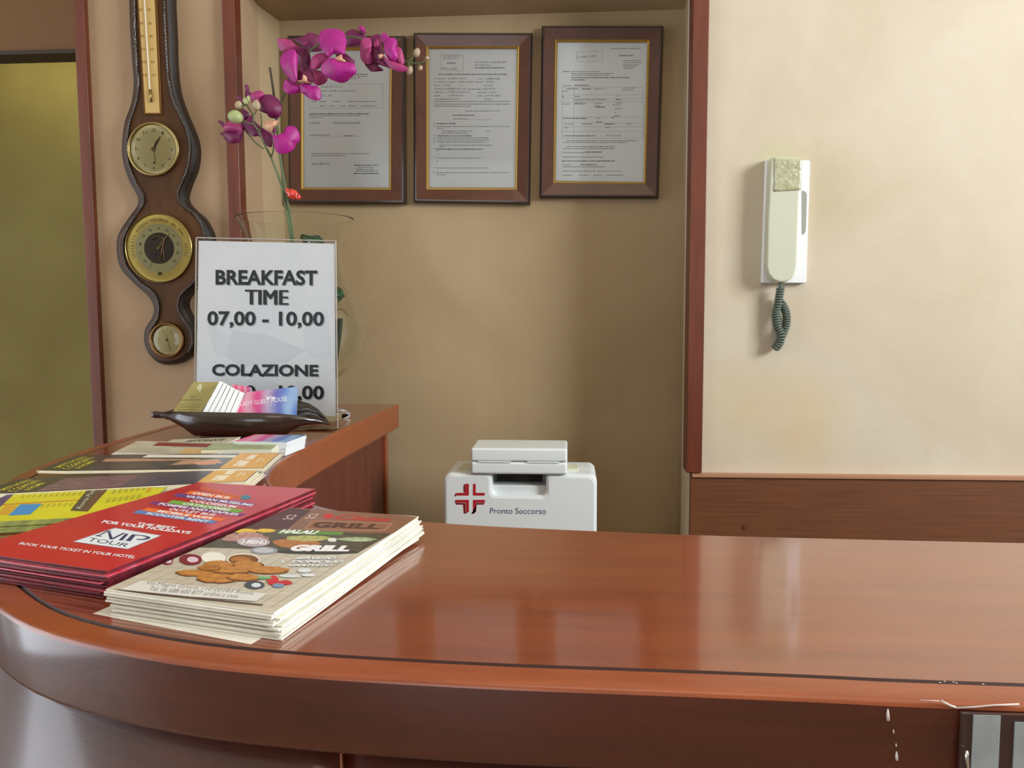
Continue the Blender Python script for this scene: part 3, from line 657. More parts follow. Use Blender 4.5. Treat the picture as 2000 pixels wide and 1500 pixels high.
q = MB(); rows(fl, q, O4, 3.846, [(212, 1510, 1740), (265, 1570, 1680, 'b'), (302, 1605, 1745), (317, 1605, 1745), (335, 1605, 1720), (348, 1605, 1700), (362, 1605, 1680), (385, 1155, 1205, 'b'), (385, 1215, 1430), (400, 1215, 1530), (413, 1215, 1500), (431, 1215, 1650, 'b'), (448, 1215, 1320, 'b'),
    (491, 1155, 1215), (489, 1240, 1350, 'b'), (515, 1175, 1268, 'b'), (516, 1295, 1365, 'b'), (516, 1385, 1480), (510, 1600, 1690), (525, 1600, 1680), (533, 1145, 1190), (573, 1145, 1160, 'b'), (573, 1240, 1280, 'b'), (598, 1235, 1475), (614, 1240, 1300), (630, 1145, 1210), (628, 1240, 1320, 'b'), (626, 1390, 1450), (640, 1390, 1430), (652, 1390, 1470, 'b'),
    (570, 1555, 1568), (597, 1550, 1590, 'b'), (622, 1545, 1595), (637, 1525, 1590), (665, 1540, 1590), (693, 1540, 1555), (720, 1540, 1580, 'b'), (733, 1518, 1535, 'b'), (738, 1155, 1330, 'b'), (738, 1400, 1430), (765, 1400, 1445, 'b'), (782, 1165, 1230), (780, 1295, 1370), (780, 1465, 1540, 'b'), (780, 1625, 1670), (808, 1160, 1190), (806, 1470, 1510),
    (868, 1160, 1395, 'b'), (866, 1475, 1580, 'h'), (905, 1180, 1715), (918, 1150, 1635), (950, 1180, 1540), (965, 1150, 1540), (994, 1145, 1310), (990, 1315, 1440, 'b'), (1027, 1150, 1455), (1057, 1145, 1545, 'b'), (1085, 1150, 1210), (1084, 1285, 1405, 'b'), (1100, 1150, 1470), (1132, 1150, 1375), (1130, 1380, 1400, 'h'), (1132, 1410, 1590), (1163, 1150, 1220), (1163, 1270, 1340), (1163, 1380, 1440), (1163, 1480, 1600)])
for v in (503, 560, 588, 614, 728, 772, 800, 835, 885): rows(fl, q, O4, 3.846, [(v, 1145, 1755, 'l')])
for u in (1145, 1232, 1755): x = 800+u/3.846; fl.poly(q, [(x, 40+885/3.846), (x+.4, 40+885/3.846), (x+.4, 40+503/3.846), (x, 40+503/3.846)], INK, new=False)
outline(fl, q, O4, 3.846, (1256, 238), (1450, 312), 2); fl.text(q, '15 MAG 2007', [(1127, 114.5), (1165, 111.5), (1165, 107.5), (1127, 110.5)], PEN); q.build('printed_text', sh_)

# ================================================================== INTERCOM
ivw = mat('intercom_white', (232, 234, 234), .35); ivh = mat('intercom_handset', (196, 198, 176), .35, coat=.2)
c = PY(1530, 550, YF); inter = empty('intercom_handset', (c.x, YF, c.z), 'off-white wall intercom telephone with taped top and curly cord, on the right wall', 'intercom')
def xz(pts, Y): 
    out = []
    for x, y in pts:
        p = PY(x, y, Y); out.append(Vector((p.x, Y, p.z)))
    return out
q = MB(); q.prism(xz([(1487.5, 553), (1575, 553), (1583, 313), (1496, 311)], YF-.012), (0, .0118, 0), ivw); q.build('base', inter, bevel=.002)
q = MB(); q.prism(xz([(1493, 480), (1498, 480), (1500, 378), (1496, 372)], YF-.0132), (0, .001, 0), ivw); q.build('left_grip', inter, bevel=.0005)
q = MB(); q.prism(xz([(1566, 458), (1571, 457), (1574, 450), (1576, 380), (1573, 374), (1566, 372)], YF-.0124), (0, .0008, 0), mat('recess_grey', (150, 152, 146), .5)); q.build('side_slot', inter)
prof = [(1500, 520), (1503, 535), (1512, 546), (1524, 551), (1538, 550), (1549, 543), (1555, 530), (1558, 515), (1565, 330), (1566, 312), (1562, 307), (1512, 306), (1508, 312), (1506, 350), (1502, 430)]
prof = [(x-1.5, y) for x, y in prof]
q = MB(); Pn = xz(prof, YF-.034); ctr = sum(Pn, Vector())/len(Pn)
Pr = [Vector((ctr.x+(p.x-ctr.x)*1.06, YF-.013, ctr.z+(p.z-ctr.z)*1.015)) for p in Pn]
n = len(Pn); q.add(Pn+Pr, [(i, (i+1) % n, n+(i+1) % n, n+i) for i in range(n)]+[tuple(range(n-1, -1, -1)), tuple(range(n, 2*n))], ivh); q.build('handset', inter, bevel=.0045, bseg=4)
tapem = mat('yellowed_tape', (190, 190, 160), .12, coat=1, rgb2=(160, 160, 122), nscale=90, bump=.9, bscale=180)
q = MB(); fl = Flat(*[Vector((p.x, YF-.0347, p.z)) for p in [PY(1511.5, 374, YF-.0347), PY(1564, 371, YF-.0347), PY(1566.5, 310, YF-.0347), PY(1512.5, 308, YF-.0347)]], lift=lambda u, v: .0005*sin(9*u+5*v)*sin(14*v)+.0004)
fl.sheet(q, tapem, t=.0004, n=14); q.build('tape_wrap', inter, smooth=True)
cordm = mat('grey_green_cord', (92, 104, 92), .5)
path = smoothpath([PY(x, y, YF-Y) for x, y, Y in [(1524, 551, .022), (1524, 566, .02), (1520, 590, .018), (1516, 612, .016), (1518, 636, .018), (1525, 655, .02), (1522, 672, .018), (1514, 680, .015), (1520, 672, .010), (1528, 655, .010), (1536, 632, .010), (1535, 610, .012), (1526, 592, .014), (1519, 584, .012)]], 40)
q = MB(); Q = []; L = 0
q.tube(path[:40], .0028, cordm, 8)
pp_ = path[30:]
for i, p in enumerate(pp_):
    if i: L += (p-pp_[i-1]).length
    t = (pp_[min(i+1, len(pp_)-1)]-pp_[max(i-1, 0)]).normalized(); n1 = t.cross(Vector((0, 1, 0))).normalized(); n2 = t.cross(n1)
    a = L*2*pi/.0042; Q.append((p, n1, n2, L))
# dense resample for the coil
QQ = []; M_ = 9
for i in range(len(Q)-1):
    for k in range(M_):
        f = k/M_; p = Q[i][0].lerp(Q[i+1][0], f); n1 = Q[i][1].lerp(Q[i+1][1], f).normalized(); n2 = Q[i][2].lerp(Q[i+1][2], f).normalized(); L = Q[i][3]*(1-f)+Q[i+1][3]*f
        a = L*2*pi/.0042; QQ.append(p+n1*cos(a)*.0052+n2*sin(a)*.0052)
q.tube(QQ[::2], .0019, cordm, 6); q.build('curly_cord', inter, smooth=True)

# ================================================================== FIRST AID CASE
fk = mat('first_aid_plastic', (222, 228, 228), .4)
KY0, KY1 = 1.30, 1.415
zt = PY(1010, 926, KY0).z; zb = ZL+.0
xl = PY(866, 960, KY0).x; xr = PY(1166, 960, KY0).x
kit = empty('first_aid_case', ((xl+xr)/2, (KY0+KY1)/2, ZL), 'white first aid case with red cross emblem, standing in the niche behind the counter', 'first aid kit')
def kx(px, Y=KY0): return PY(px, 980, Y).x
nx0, nx1 = kx(961), kx(1066); nz = PY(1010, 968, KY0).z; ROLL = .0
def outl(y, g=0):
    r = .012; pts = []
    def arc(cx_, cz_, a0, a1, r):
        return [(cx_+r*cos(a0+(a1-a0)*k/5), cz_+r*sin(a0+(a1-a0)*k/5)) for k in range(6)]
    pts = [(xl+g, zb), (xr-g, zb)]+arc(xr-g-r, zt-g-r, 0, pi/2, r)+arc(nx1+g+.006, zt-g-.006, pi/2, pi, .006)+arc(nx1+g-.010, nz-g+.010, 0, -pi/2, .010)+arc(nx0-g+.010, nz-g+.010, -pi/2, -pi, .010)+arc(nx0-g-.006, zt-g-.006, 0, pi/2, .006)+arc(xl+g+r, zt-g-r, pi/2, pi, r)
    return [Vector((x, y, z)) for x, z in pts]
q = MB(); RR = [outl(KY0+.05, 0), outl(KY0+.006, 0), outl(KY0+.0015, .0015), outl(KY0, .005)]
n = len(RR[0]); q.add([v for l in RR for v in l], [(j*n+i, j*n+(i+1) % n, (j+1)*n+(i+1) % n, (j+1)*n+i) for j in range(3) for i in range(n)]+[tuple(3*n+i for i in range(n))], fk)
q.add(RR[0], [tuple(range(n))], fk); q.build('front_shell', kit, smooth=False)
q = MB()
pts = [(xl, zb), (xr, zb)]; r = .012
pts += [(xr-r+r*cos(k*pi/10), zt-r+r*sin(k*pi/10)) for k in range(6)]+[(xl+r-r*sin(k*pi/10), zt-r+r*cos(k*pi/10)) for k in range(6)]
z_h0 = PY(1010, 951, KY0+.05).z
q.prism([Vector((x, KY0+.0505, z)) for x, z in pts], (0, KY1-KY0-.0505, 0), fk); q.build('rear_shell', kit, bevel=.004)
hy = KY0+.012
q = MB(); q.prism([Vector((x, hy, z)) for x, z in [(nx0-.001, nz-.001), (nx1+.001, nz-.001), (nx1+.001, nz+.014), (nx0-.001, nz+.014)]], (0, .034, 0), fk); q.build('handle_sill', kit, bevel=.002)
za, zb_ = PY(1015, 948, hy+.01).z, PY(1015, 925, hy+.01).z
q = MB(); a = PY(971, 948, hy+.036); b = PY(1059, 925, hy+.036); q.box((a.x, hy+.034, a.z), (b.x, hy+.036, b.z), mat('case_opening_dark', (70, 66, 52), .6)); o_ = q.build('handle_opening', kit)
for x0, x1 in [(973, 1003), (1034, 1059)]:
    a = PY(x0, 943, hy+.0335); b = PY(x1, 931, hy+.0335); q = MB(); q.box((a.x, hy+.0325, a.z), (b.x, hy+.034, b.z), mat('dark_latch', (36, 24, 20), .5)); q.build('latch', kit)
for x0, x1, s_ in [(900, 923, 1), (1108, 1129, 1)]:
    a = PY(x0, 912, KY0+.05); b = PY(x1, 900, KY0+.05); q = MB(); q.box((a.x, KY0+.03, zt-.001), (b.x, KY0+.07, zt+.004), mat('yellowed_clip', (206, 204, 178), .4)); q.build('clip', kit, bevel=.001)
# emblem and lettering
ff = Flat(*[Vector((p.x, KY0-.0001, p.z)) for p in [PY(866, 1040, KY0), PY(1166, 1040, KY0), PY(1166, 925, KY0), PY(866, 925, KY0)]])
def K(u, v): return (840+u/5.556, 840+v/5.556)
red = ink(176, 30, 38); redd = ink(120, 18, 26); q = MB()
def kp(pts, m): ff.poly(q, [K(*p) for p in pts], m)
cx0, cx1, cy0, cy1 = 424, 468, 710, 756
for pts in ([(424, 582), (385, 582), (385, 680), (292, 680), (292, 710), (424, 710)], [(468, 582), (468, 710), (598, 710), (598, 680), (499, 680), (499, 582)],
            [(424, 756), (285, 756), (285, 786), (392, 786), (392, 890), (424, 890)], [(468, 756), (600, 756), (600, 786), (502, 786), (502, 890), (468, 890)]):
    ff.poly(q, [K(*p) for p in pts], red)
for pts in ([(383, 583), (364, 598), (364, 670), (383, 680)], [(290, 682), (270, 695), (268, 722), (290, 710)], [(284, 758), (268, 770), (284, 808), (360, 808), (368, 905), (390, 905), (424, 884), (424, 890), (388, 892), (388, 790), (284, 788)],
            [(504, 790), (598, 788), (585, 808), (510, 808), (502, 880), (478, 908), (450, 908), (468, 892), (498, 890)]):
    ff.poly(q, [K(*p) for p in pts], redd)
ff.text(q, 'Pronto Soccorso', [K(655, 905), K(1262, 912), K(1262, 845), K(655, 843)], ink(52, 74, 104)); q.build('emblem_and_lettering', kit)
# small case on top
zt2 = zt+.0052
bx0, bx1 = PY(920, 895, KY0).x, PY(1108, 895, KY0).x; bz = PY(1010, 877, KY0-.012).z
case = empty('small_plastic_case', ((bx0+bx1)/2, KY0+.03, zt), 'small flat white plastic box lying on top of the first aid case', 'box')
hm = (zt+.0005+bz)/2-.001
q = MB(); q.box((bx0, KY0-.006, zt+.0005), (bx1, KY0+.085, hm-.0004), fk); q.build('case_base', case, bevel=.004)
q = MB(); q.box((bx0, KY0-.006, hm+.0004), (bx1, KY0+.085, bz), fk); q.build('case_lid', case, bevel=.004)
for a_, b_ in [(935, 998), (1030, 1092)]:
    x0 = PY(a_, 895, KY0).x; x1 = PY(b_, 895, KY0).x; q = MB(); q.box((x0, KY0-.0072, hm-.001), (x1, KY0-.0055, hm+.0012), fk); q.build('hinge_strip', case, bevel=.0004)

# ================================================================== GLASS VASE
VY = 1.28; vb = PY(581, 600, VY); VX = vb.x
vg = bpy.data.materials.new('vase_glass'); vg.use_nodes = True; b_ = vg.node_tree.nodes['Principled BSDF']
b_.inputs['Transmission Weight'].default_value = 1; b_.inputs['Roughness'].default_value = .02; b_.inputs['IOR'].default_value = 1.12; b_.inputs['Base Color'].default_value = (.93, .96, .93, 1)
def vz(y): return PY(640, y, VY).z
sc_ = VY/F
vp = [(0, 816), (97, 816), (99, 812), (97, 806), (60, 801), (22, 796), (14, 786), (14, 776), (26, 762), (50, 751), (78, 738), (104, 716), (122, 692), (131, 666), (133, 645), (128, 615), (114, 580), (100, 548), (92, 518), (90, 492), (96, 465), (106, 442), (114.5, 427)]
outp = [(r*sc_, max(vz(y), TOP+.0005) if y < 815 else TOP+.0005) for r, y in vp]
sm = smoothpath([(a, b, 0) for a, b in outp[8:]], 4)
outp = outp[:8]+[(p.x, p.y) for p in sm]
inn = [(max(r-.0022, .0001), z+.001) for r, z in outp[8:][::-1]]; inn += [(.010, outp[8][1]+.006), (.0001, outp[8][1]+.005)]
vase = MB(); vase.lathe([(max(a, .0001), b) for a, b in outp]+[(outp[-1][0]-.0012, outp[-1][1]+.0012)]+inn, (VX, VY, 0), vg, 64)
vase.raw = False
vo = vase.build('glass_vase', smooth=True, origin=(VX, VY, TOP)); tag(vo, 'large clear glass hurricane vase holding the purple orchid, on the counter behind the sign', 'vase')

# ================================================================== ORCHID
stemg = mat('stem_green', (92, 108, 66), .5, rgb2=(70, 84, 50), nscale=60); stemd = mat('stick_dark', (72, 64, 44), .6)
orch = empty('artificial_orchid', (VX, VY, outp[9][1]+.012), 'purple moth orchid with two flower sprays rising out of the glass vase', 'plant')
def sp(pts, r0, r1, m, name, parent=orch, Y=None, n=8):
    P = smoothpath([PY(p[0], p[1], p[2] if len(p) > 2 else (Y or VY)) for p in pts], 6); q = MB(); N = len(P)
    q.tube(P, [r0+(r1-r0)*i/(N-1) for i in range(N)], m, n); return q.build(name, parent, smooth=True)
sp([(583, 640), (580, 560), (574, 480), (566, 420), (558, 370), (550, 327), (545, 287), (541, 240), (546, 212), (555, 185), (566, 155), (581, 127, 1.285), (607, 98, 1.285), (640, 78, 1.285), (680, 72), (710, 78), (748, 100), (775, 115), (797, 121), (815, 124), (829, 120)], .0024, .0009, stemg, 'flower_stem')
sp([(586, 640), (577, 540), (569, 460), (563, 410), (551, 330), (540, 233), (534, 180), (527, 132)], .0022, .0018, stemd, 'support_stick', Y=VY+.008)
sp([(581, 620, VY-.006), (572, 500, VY-.006), (563, 430, VY-.006), (557, 400), (553, 375, VY-.004), (546, 350, 1.27), (528, 305, 1.26), (515, 280, 1.255), (507, 258, 1.25), (496, 242, 1.25), (494, 225, 1.25), (484, 209, 1.25), (478, 199, 1.25)], .0022, .0011, stemg, 'flower_stem')
for pts in [[(495, 243, 1.25), (485, 240, 1.245), (474, 235, 1.24)], [(494, 226, 1.25), (500, 218, 1.25), (501, 212, 1.25)], [(507, 258, 1.25), (511, 240, 1.255), (509, 222, 1.26)], [(514, 290, 1.255), (498, 278, 1.262), (480, 256, 1.265)], [(530, 306, 1.26), (534, 290, 1.25), (533, 268, 1.25)],
            [(478, 200, 1.25), (483, 196, 1.25), (486, 190, 1.25)], [(480, 204, 1.25), (470, 208, 1.245)], [(797, 121), (806, 113), (812, 106)], [(797, 122), (800, 130), (799, 134)], [(815, 124), (820, 128), (822, 132)], [(826, 121), (834, 117)]]:
    sp(pts, .0012, .0009, stemg, 'pedicel')
purple = mat('orchid_petal', (178, 22, 138), .5, rgb2=(146, 16, 112), nscale=90)
purpd = mat('orchid_petal_deep', (116, 16, 78), .5, rgb2=(88, 12, 60), nscale=90)
pinkp = mat('orchid_petal_pink', (170, 60, 116), .5, rgb2=(150, 36, 100), nscale=110)
lipm = mat('orchid_lip', (222, 192, 140), .5, rgb2=(196, 120, 120), nscale=120)
def crA(u, v): return (540+u/6.667, 40+v/6.667)
def crB(u, v): return (420+u/6.25, 160+v/6.25)
def petal(pts, Y, m, cr, parent, name='petal', cup=.006, tx=0, tz=0):
    P = [cr(*p) for p in pts]; P2 = smoothpath([(x, y, 0) for x, y in P+[P[0]]], 3)[:-1]; P2 = [(p.x, p.y) for p in P2]
    cxx = sum(p[0] for p in P2)/len(P2); cyy = sum(p[1] for p in P2)/len(P2); n = len(P2); rr = [1, .94, .75, .5, .25]
    q = MB(); vs = []; ph = random.uniform(0, 6)
    for side in (0, .0011):
        for r in rr:
            for i, (x, y) in enumerate(P2):
                xx = cxx+(x-cxx)*r; yy = cyy+(y-cyy)*r; w = sin(3*2*pi*i/n+ph)*.0016*r*r
                Yd = Y-cup*(1-r*r)+tx*(xx-cxx)*sc_+tz*(yy-cyy)*sc_+w+side
                vs.append(PY(xx, yy, Yd) if side == 0 else None)
                if side:
                    v = vs[len(vs)-1-n*len(rr)].copy(); v.y += side; vs[-1] = v
    k = len(rr); fs = []
    for sd in (0, 1):
        o = sd*n*k
        for j in range(k-1):
            for i in range(n): fs.append((o+j*n+i, o+j*n+(i+1) % n, o+(j+1)*n+(i+1) % n, o+(j+1)*n+i))
        fs.append(tuple(o+(k-1)*n+i for i in range(n)))
    for i in range(n): fs.append((i, (i+1) % n, n*k+(i+1) % n, n*k+i))
    q.add(vs, fs, m); return q.build(name, parent, smooth=True)
def flower(cr, Y, lip, petals, lipmat=None):
    root = petal(lip[0], Y+lip[1], lipmat or lipm, cr, orch, 'flower', cup=.007)
    for p in petals:
        petal(p[0], Y+p[1], p[2], cr, root, 'petal', cup=p[3] if len(p) > 3 else .006, tx=p[4] if len(p) > 4 else 0, tz=p[5] if len(p) > 5 else 0)
flower(crA, 1.262, ([(270, 785), (335, 770), (345, 705), (395, 735), (405, 790), (460, 815), (380, 815), (320, 805)], -.010), [
    ([(150, 385), (230, 380), (265, 440), (275, 520), (270, 640), (265, 780), (240, 810), (190, 790), (120, 700), (70, 620), (45, 520), (80, 430)], -.006, purple, .008, -.3),
    ([(240, 400), (280, 360), (360, 350), (420, 400), (445, 500), (440, 600), (470, 660), (400, 700), (320, 640), (275, 560)], .004, purpd, -.005, .3),
    ([(100, 800), (130, 765), (190, 800), (270, 820), (305, 880), (300, 930), (220, 955), (130, 950), (85, 880)], .000, purple, .005),
    ([(300, 820), (400, 830), (480, 850), (530, 850), (575, 920), (580, 1000), (545, 1040), (450, 1025), (370, 970), (320, 930)], -.003, purple, .006),
    ([(440, 580), (480, 640), (560, 650), (640, 700), (665, 770), (620, 820), (540, 845), (470, 800), (430, 720)], .004, pinkp, .004, .3),
    ([(290, 640), (370, 660), (440, 650), (480, 720), (460, 820), (400, 830), (300, 800), (275, 720)], -.002, purpd, .004)])
flower(crA, 1.255, ([(760, 495), (800, 460), (850, 445), (860, 490), (905, 530), (830, 545), (780, 520)], -.011), [
    ([(560, 150), (650, 110), (780, 110), (870, 150), (910, 260), (900, 350), (880, 440), (800, 430), (730, 440), (690, 480), (640, 440), (580, 360), (552, 250)], -.005, purple, .009, 0, -.3),
    ([(600, 570), (680, 490), (800, 500), (900, 530), (990, 560), (1030, 600), (1035, 680), (980, 730), (920, 790), (850, 812), (760, 790), (660, 740), (590, 680), (580, 620)], -.006, purple, .009, 0, .3),
    ([(440, 560), (470, 470), (560, 420), (640, 430), (680, 490), (600, 560), (560, 620), (480, 640), (430, 610)], .003, pinkp, .005),
    ([(770, 440), (880, 425), (930, 450), (1000, 510), (1022, 520), (1000, 580), (900, 560), (800, 540)], -.003, purpd, .003)])
flower(crA, 1.30, ([(345, 300), (370, 285), (400, 300), (390, 325), (355, 325)], -.008), [
    ([(10, 240), (60, 235), (180, 250), (250, 320), (310, 350), (260, 390), (150, 385), (60, 400), (20, 330)], -.002, pinkp, .004),
    ([(190, 240), (260, 275), (340, 330), (400, 370), (450, 405), (560, 400), (590, 380), (560, 320), (545, 200), (470, 165), (420, 158), (380, 190), (300, 225)], 0, purpd, .004)], pinkp)
flower(crA, 1.30, ([(1060, 80), (1110, 63), (1150, 105), (1160, 170), (1120, 155), (1080, 125)], -.006), [
    ([(890, 170), (950, 120), (1040, 120), (1100, 150), (1160, 195), (1200, 270), (1110, 300), (1000, 330), (910, 320)], 0, purpd, .005)], purple)
flower(crA, 1.272, ([(1185, 375), (1222, 338), (1236, 380), (1215, 440), (1228, 505), (1205, 490), (1200, 430)], -.012), [
    ([(1100, 260), (1150, 225), (1225, 240), (1240, 330), (1220, 420), (1250, 540), (1180, 570), (1100, 510), (1088, 400)], -.003, pinkp, .005),
    ([(1140, 560), (1200, 545), (1300, 575), (1392, 645), (1340, 660), (1240, 665), (1190, 625)], 0, purpd, .003),
    ([(1190, 220), (1330, 175), (1375, 250), (1370, 350), (1400, 430), (1360, 560), (1250, 590), (1180, 560)], .004, purpd, .005),
    ([(1262, 285), (1315, 240), (1362, 280), (1352, 350), (1300, 372), (1268, 340)], -.003, pinkp, .004)], pinkp)
flower(crA, 1.262, ([(1322, 445), (1370, 432), (1400, 460), (1350, 505), (1328, 490)], -.004), [
    ([(1365, 185), (1400, 155), (1465, 212), (1450, 265), (1400, 300), (1372, 250)], .002, purple, .003),
    ([(1400, 290), (1450, 235), (1530, 225), (1575, 290), (1565, 380), (1580, 470), (1520, 560), (1450, 490), (1405, 400)], -.004, purple, .007),
    ([(1555, 330), (1620, 360), (1650, 440), (1668, 540), (1620, 585), (1550, 530), (1525, 430)], -.001, pinkp, .005),
    ([(1370, 440), (1440, 500), (1560, 545), (1690, 600), (1700, 655), (1590, 665), (1490, 625), (1430, 570)], -.005, pinkp, .005),
    ([(1290, 540), (1370, 480), (1430, 560), (1480, 620), (1420, 600), (1340, 575)], 0, purpd, .003)])
flower(crB, 1.256, ([(590, 505), (650, 480), (735, 470), (770, 475), (755, 525), (705, 560), (692, 615), (640, 600), (605, 555)], -.010), [
    ([(700, 650), (760, 650), (830, 620), (860, 560), (920, 530), (990, 560), (1030, 640), (1030, 720), (990, 760), (960, 820), (900, 862), (830, 880), (760, 860), (720, 790)], -.003, purple, .007, .3),
    ([(380, 460), (440, 400), (500, 500), (640, 600), (700, 650), (690, 790), (620, 770), (560, 690), (520, 660), (460, 665), (400, 620), (310, 560), (330, 500)], .006, purpd, .004),
    ([(690, 480), (735, 560), (735, 640), (705, 640), (690, 560)], -.006, purpd, .002)])
flower(crB, 1.266, ([(440, 135), (540, 105), (605, 150), (545, 215), (520, 290), (450, 250), (425, 185)], -.004), [
    ([(525, 215), (590, 160), (680, 155), (760, 200), (810, 280), (812, 360), (780, 430), (720, 445), (660, 430), (630, 390), (580, 370), (530, 340), (520, 270)], 0, purpd, .008, .2),
    ([(355, 45), (385, 30), (410, 60), (415, 110), (440, 140), (430, 200), (380, 195), (362, 150), (370, 90)], .002, purpd, .002),
    ([(258, 170), (320, 188), (362, 270), (330, 255), (280, 212)], .002, purpd, .001)], pinkp)
flower(crB, 1.262, ([(100, 525), (180, 480), (250, 500), (322, 520), (322, 600), (220, 615), (120, 585)], -.003), [
    ([(88, 620), (150, 585), (240, 600), (335, 585), (335, 650), (300, 730), (210, 752), (150, 735), (108, 685)], 0, purpd, .008),
    ([(35, 485), (45, 470), (85, 478), (130, 540), (100, 562), (60, 508)], .001, purpd, .001), ([(48, 622), (95, 618), (102, 660)], .001, purpd, .001),
    ([(335, 330), (400, 365), (405, 420), (345, 480), (318, 400)], .004, purpd, .004)], pinkp)
budg = mat('bud_green', (150, 176, 108), .45, rgb2=(176, 168, 128), nscale=60); budp = mat('bud_pale', (176, 168, 126), .5, rgb2=(168, 128, 122), nscale=80)
for cr, u, v, a, b, m, Y, rt in [(crB, 250, 425, 92, 76, budg, 1.238, .35), (crB, 292, 282, 48, 50, budp, 1.248, .5), (crB, 506, 285, 48, 64, budp, 1.248, 0), (crB, 370, 235, 30, 42, budg, 1.246, -.4), (crB, 406, 205, 22, 40, budg, 1.246, 0), (crA, 1825, 420, 46, 60, budp, VY, .4),
                                (crA, 1735, 650, 38, 58, budp, VY, .3), (crA, 1876, 620, 28, 34, budp, VY, .4), (crA, 1962, 492, 24, 30, budp, VY, .8)]:
    s_ = sc_/(6.667 if cr is crA else 6.25); p = PY(*cr(u, v), Y); q = MB(); rot = Matrix.Rotation(rt, 3, 'Y')
    q.ball(p, a*s_, min(a, b)*s_, b*s_, m, 16, rot, lambda w: Vector((w.x*(1-.25*w.z/.02), w.y, w.z))); q.build('bud', orch, smooth=True)
leafm = mat('leaf_green', (34, 74, 44), .3, coat=.4)
def leaf(P, w, name='leaf'):
    P = smoothpath(P, 6); q = MB(); N = len(P); vs = []
    for i, p in enumerate(P):
        t = (P[min(i+1, N-1)]-P[max(i-1, 0)]).normalized(); sd = t.cross(Vector((0, 0, 1))); sd = sd.normalized() if sd.length > .1 else Vector((1, 0, 0)); ww = w*sin(pi*min(max((i+.8)/(N+.6), 0), 1))**.6
        vs += [p-sd*ww, p-Vector((0, 0, .15*ww)), p+sd*ww]
    q.add(vs+[v-Vector((0, 0, .0012)) for v in vs], [(i*3+a, i*3+a+1, i*3+a+4, i*3+a+3) for i in range(N-1) for a in (0, 1)]+[(3*N+i*3+a, 3*N+i*3+a+3, 3*N+i*3+a+4, 3*N+i*3+a+1) for i in range(N-1) for a in (0, 1)]+
          [(i*3, i*3+3, 3*N+i*3+3, 3*N+i*3) for i in range(N-1)]+[(i*3+2, 3*N+i*3+2, 3*N+i*3+5, i*3+5) for i in range(N-1)], leafm); return q.build(name, orch, smooth=True)
leaf([PY(583, 640, VY), PY(600, 560, VY+.005), PY(612, 480, VY+.012), PY(606, 458, VY+.02), PY(592, 466, VY+.035)], .017)
leaf([PY(584, 640, VY), PY(620, 590, VY-.005), PY(650, 560, VY-.012), PY(663, 575, VY-.018), PY(660, 596, VY-.02)], .010)
leaf([PY(582, 640, VY), PY(550, 600, VY), PY(520, 590, VY-.01), PY(500, 612, VY-.015)], .012)
q = MB(); q.lathe([(.0001, PY(620, 740, VY).z), (.026, PY(620, 740, VY).z), (.038, PY(620, 640, VY).z), (.0395, PY(620, 622, VY).z), (.037, PY(620, 622, VY).z), (.036, PY(620, 634, VY).z), (.0001, PY(620, 634, VY).z)], (PY(622, 640, VY).x-.001, VY, 0), mat('dark_pot', (40, 52, 46), .5), 32)
q.build('flower_pot', orch, smooth=False)
sp([(640, 625), (660, 604), (672, 608), (680, 617)], .0007, .0003, stemd, 'root')
# red ladybird clip
lb = PY(571, 379, VY-.012); ladyo = empty('ladybird_clip', lb, 'small red ladybird ornament with black spots clipped to the orchid stems above the vase rim', 'ornament')
redl = mat('ladybird_red', (214, 58, 44), .25, coat=.8); q = MB(); rot = Matrix.Rotation(.45, 3, 'Y')
q.ball(lb, .0105, .0065, .0075, redl, 18, rot); q.build('body', ladyo, smooth=True)
q = MB(); q.ball(lb+rot @ Vector((.0105, -.001, 0)), .0042, .004, .0045, redl, 12); q.ball(lb+rot @ Vector((-.0095, 0, .001)), .003, .003, .0045, redl, 12); q.build('head', ladyo, smooth=True)
q = MB()
for a_, b_ in [(-.003, .003), (.003, -.002), (.006, .0025), (-.005, -.003), (.0108, .002)]:
    p = lb+rot @ Vector((a_, -.0062*sqrt(max(0, 1-(a_/.0105)**2-(b_/.0075)**2))-.0002 if a_ < .01 else -.0048, b_)); q.ball(p, .0011, .0005, .0011, black, 8)
q.build('spots', ladyo, smooth=True)

# ================================================================== ACRYLIC SIGN
SY = 1.165
zb = TOP+.0006
TLp, TRp, BRp, BLp = PY(384, 464.5, SY), PY(656, 471, SY), PY(659, 806, SY-.0), PY(379, 800, SY)
signe = empty('breakfast_sign', ((TLp.x+TRp.x)/2, SY, TOP), 'white breakfast time notice in a clear acrylic stand, in front of the glass vase', 'sign')
acr = pane('acrylic', (.99, .995, 1), .03, 1.12); acre = mat('acrylic_edge', (176, 168, 160), .2, coat=.6)
q = MB(); off = .0016
a, b, c_, d = [Vector((p.x, SY, p.z)) for p in (TLp, TRp, BRp, BLp)]; zbot = TOP+.002
c2 = Vector((c_.x, SY, zbot)); d2 = Vector((d.x, SY, zbot))
q.prism([d2, c2, b, a], (0, -.0018, 0), acr); q.build('front_plate', signe)
q = MB(); q.prism([d2+Vector((0, .0006, 0)), c2+Vector((0, .0006, 0)), b+Vector((0, .0006, 0)), a+Vector((0, .0006, 0))], (0, .0018, 0), acr); q.build('back_plate', signe)
q = MB(); q.tube([a+Vector((0, -.0009, 0)), b+Vector((0, -.0009, 0))], .0010, acre, 4); q.tube([a+Vector((0, -.0009, 0)), d2+Vector((0, -.0009, 0))], .0011, acre, 4); q.tube([b+Vector((0, -.0009, 0)), c2+Vector((0, -.0009, 0))], .0009, acre, 4); q.build('plate_edge', signe)
q = MB(); q.box((d2.x, SY-.022, TOP+.0002), (c2.x, SY+.016, TOP+.0022), acr); q.build('foot', signe)
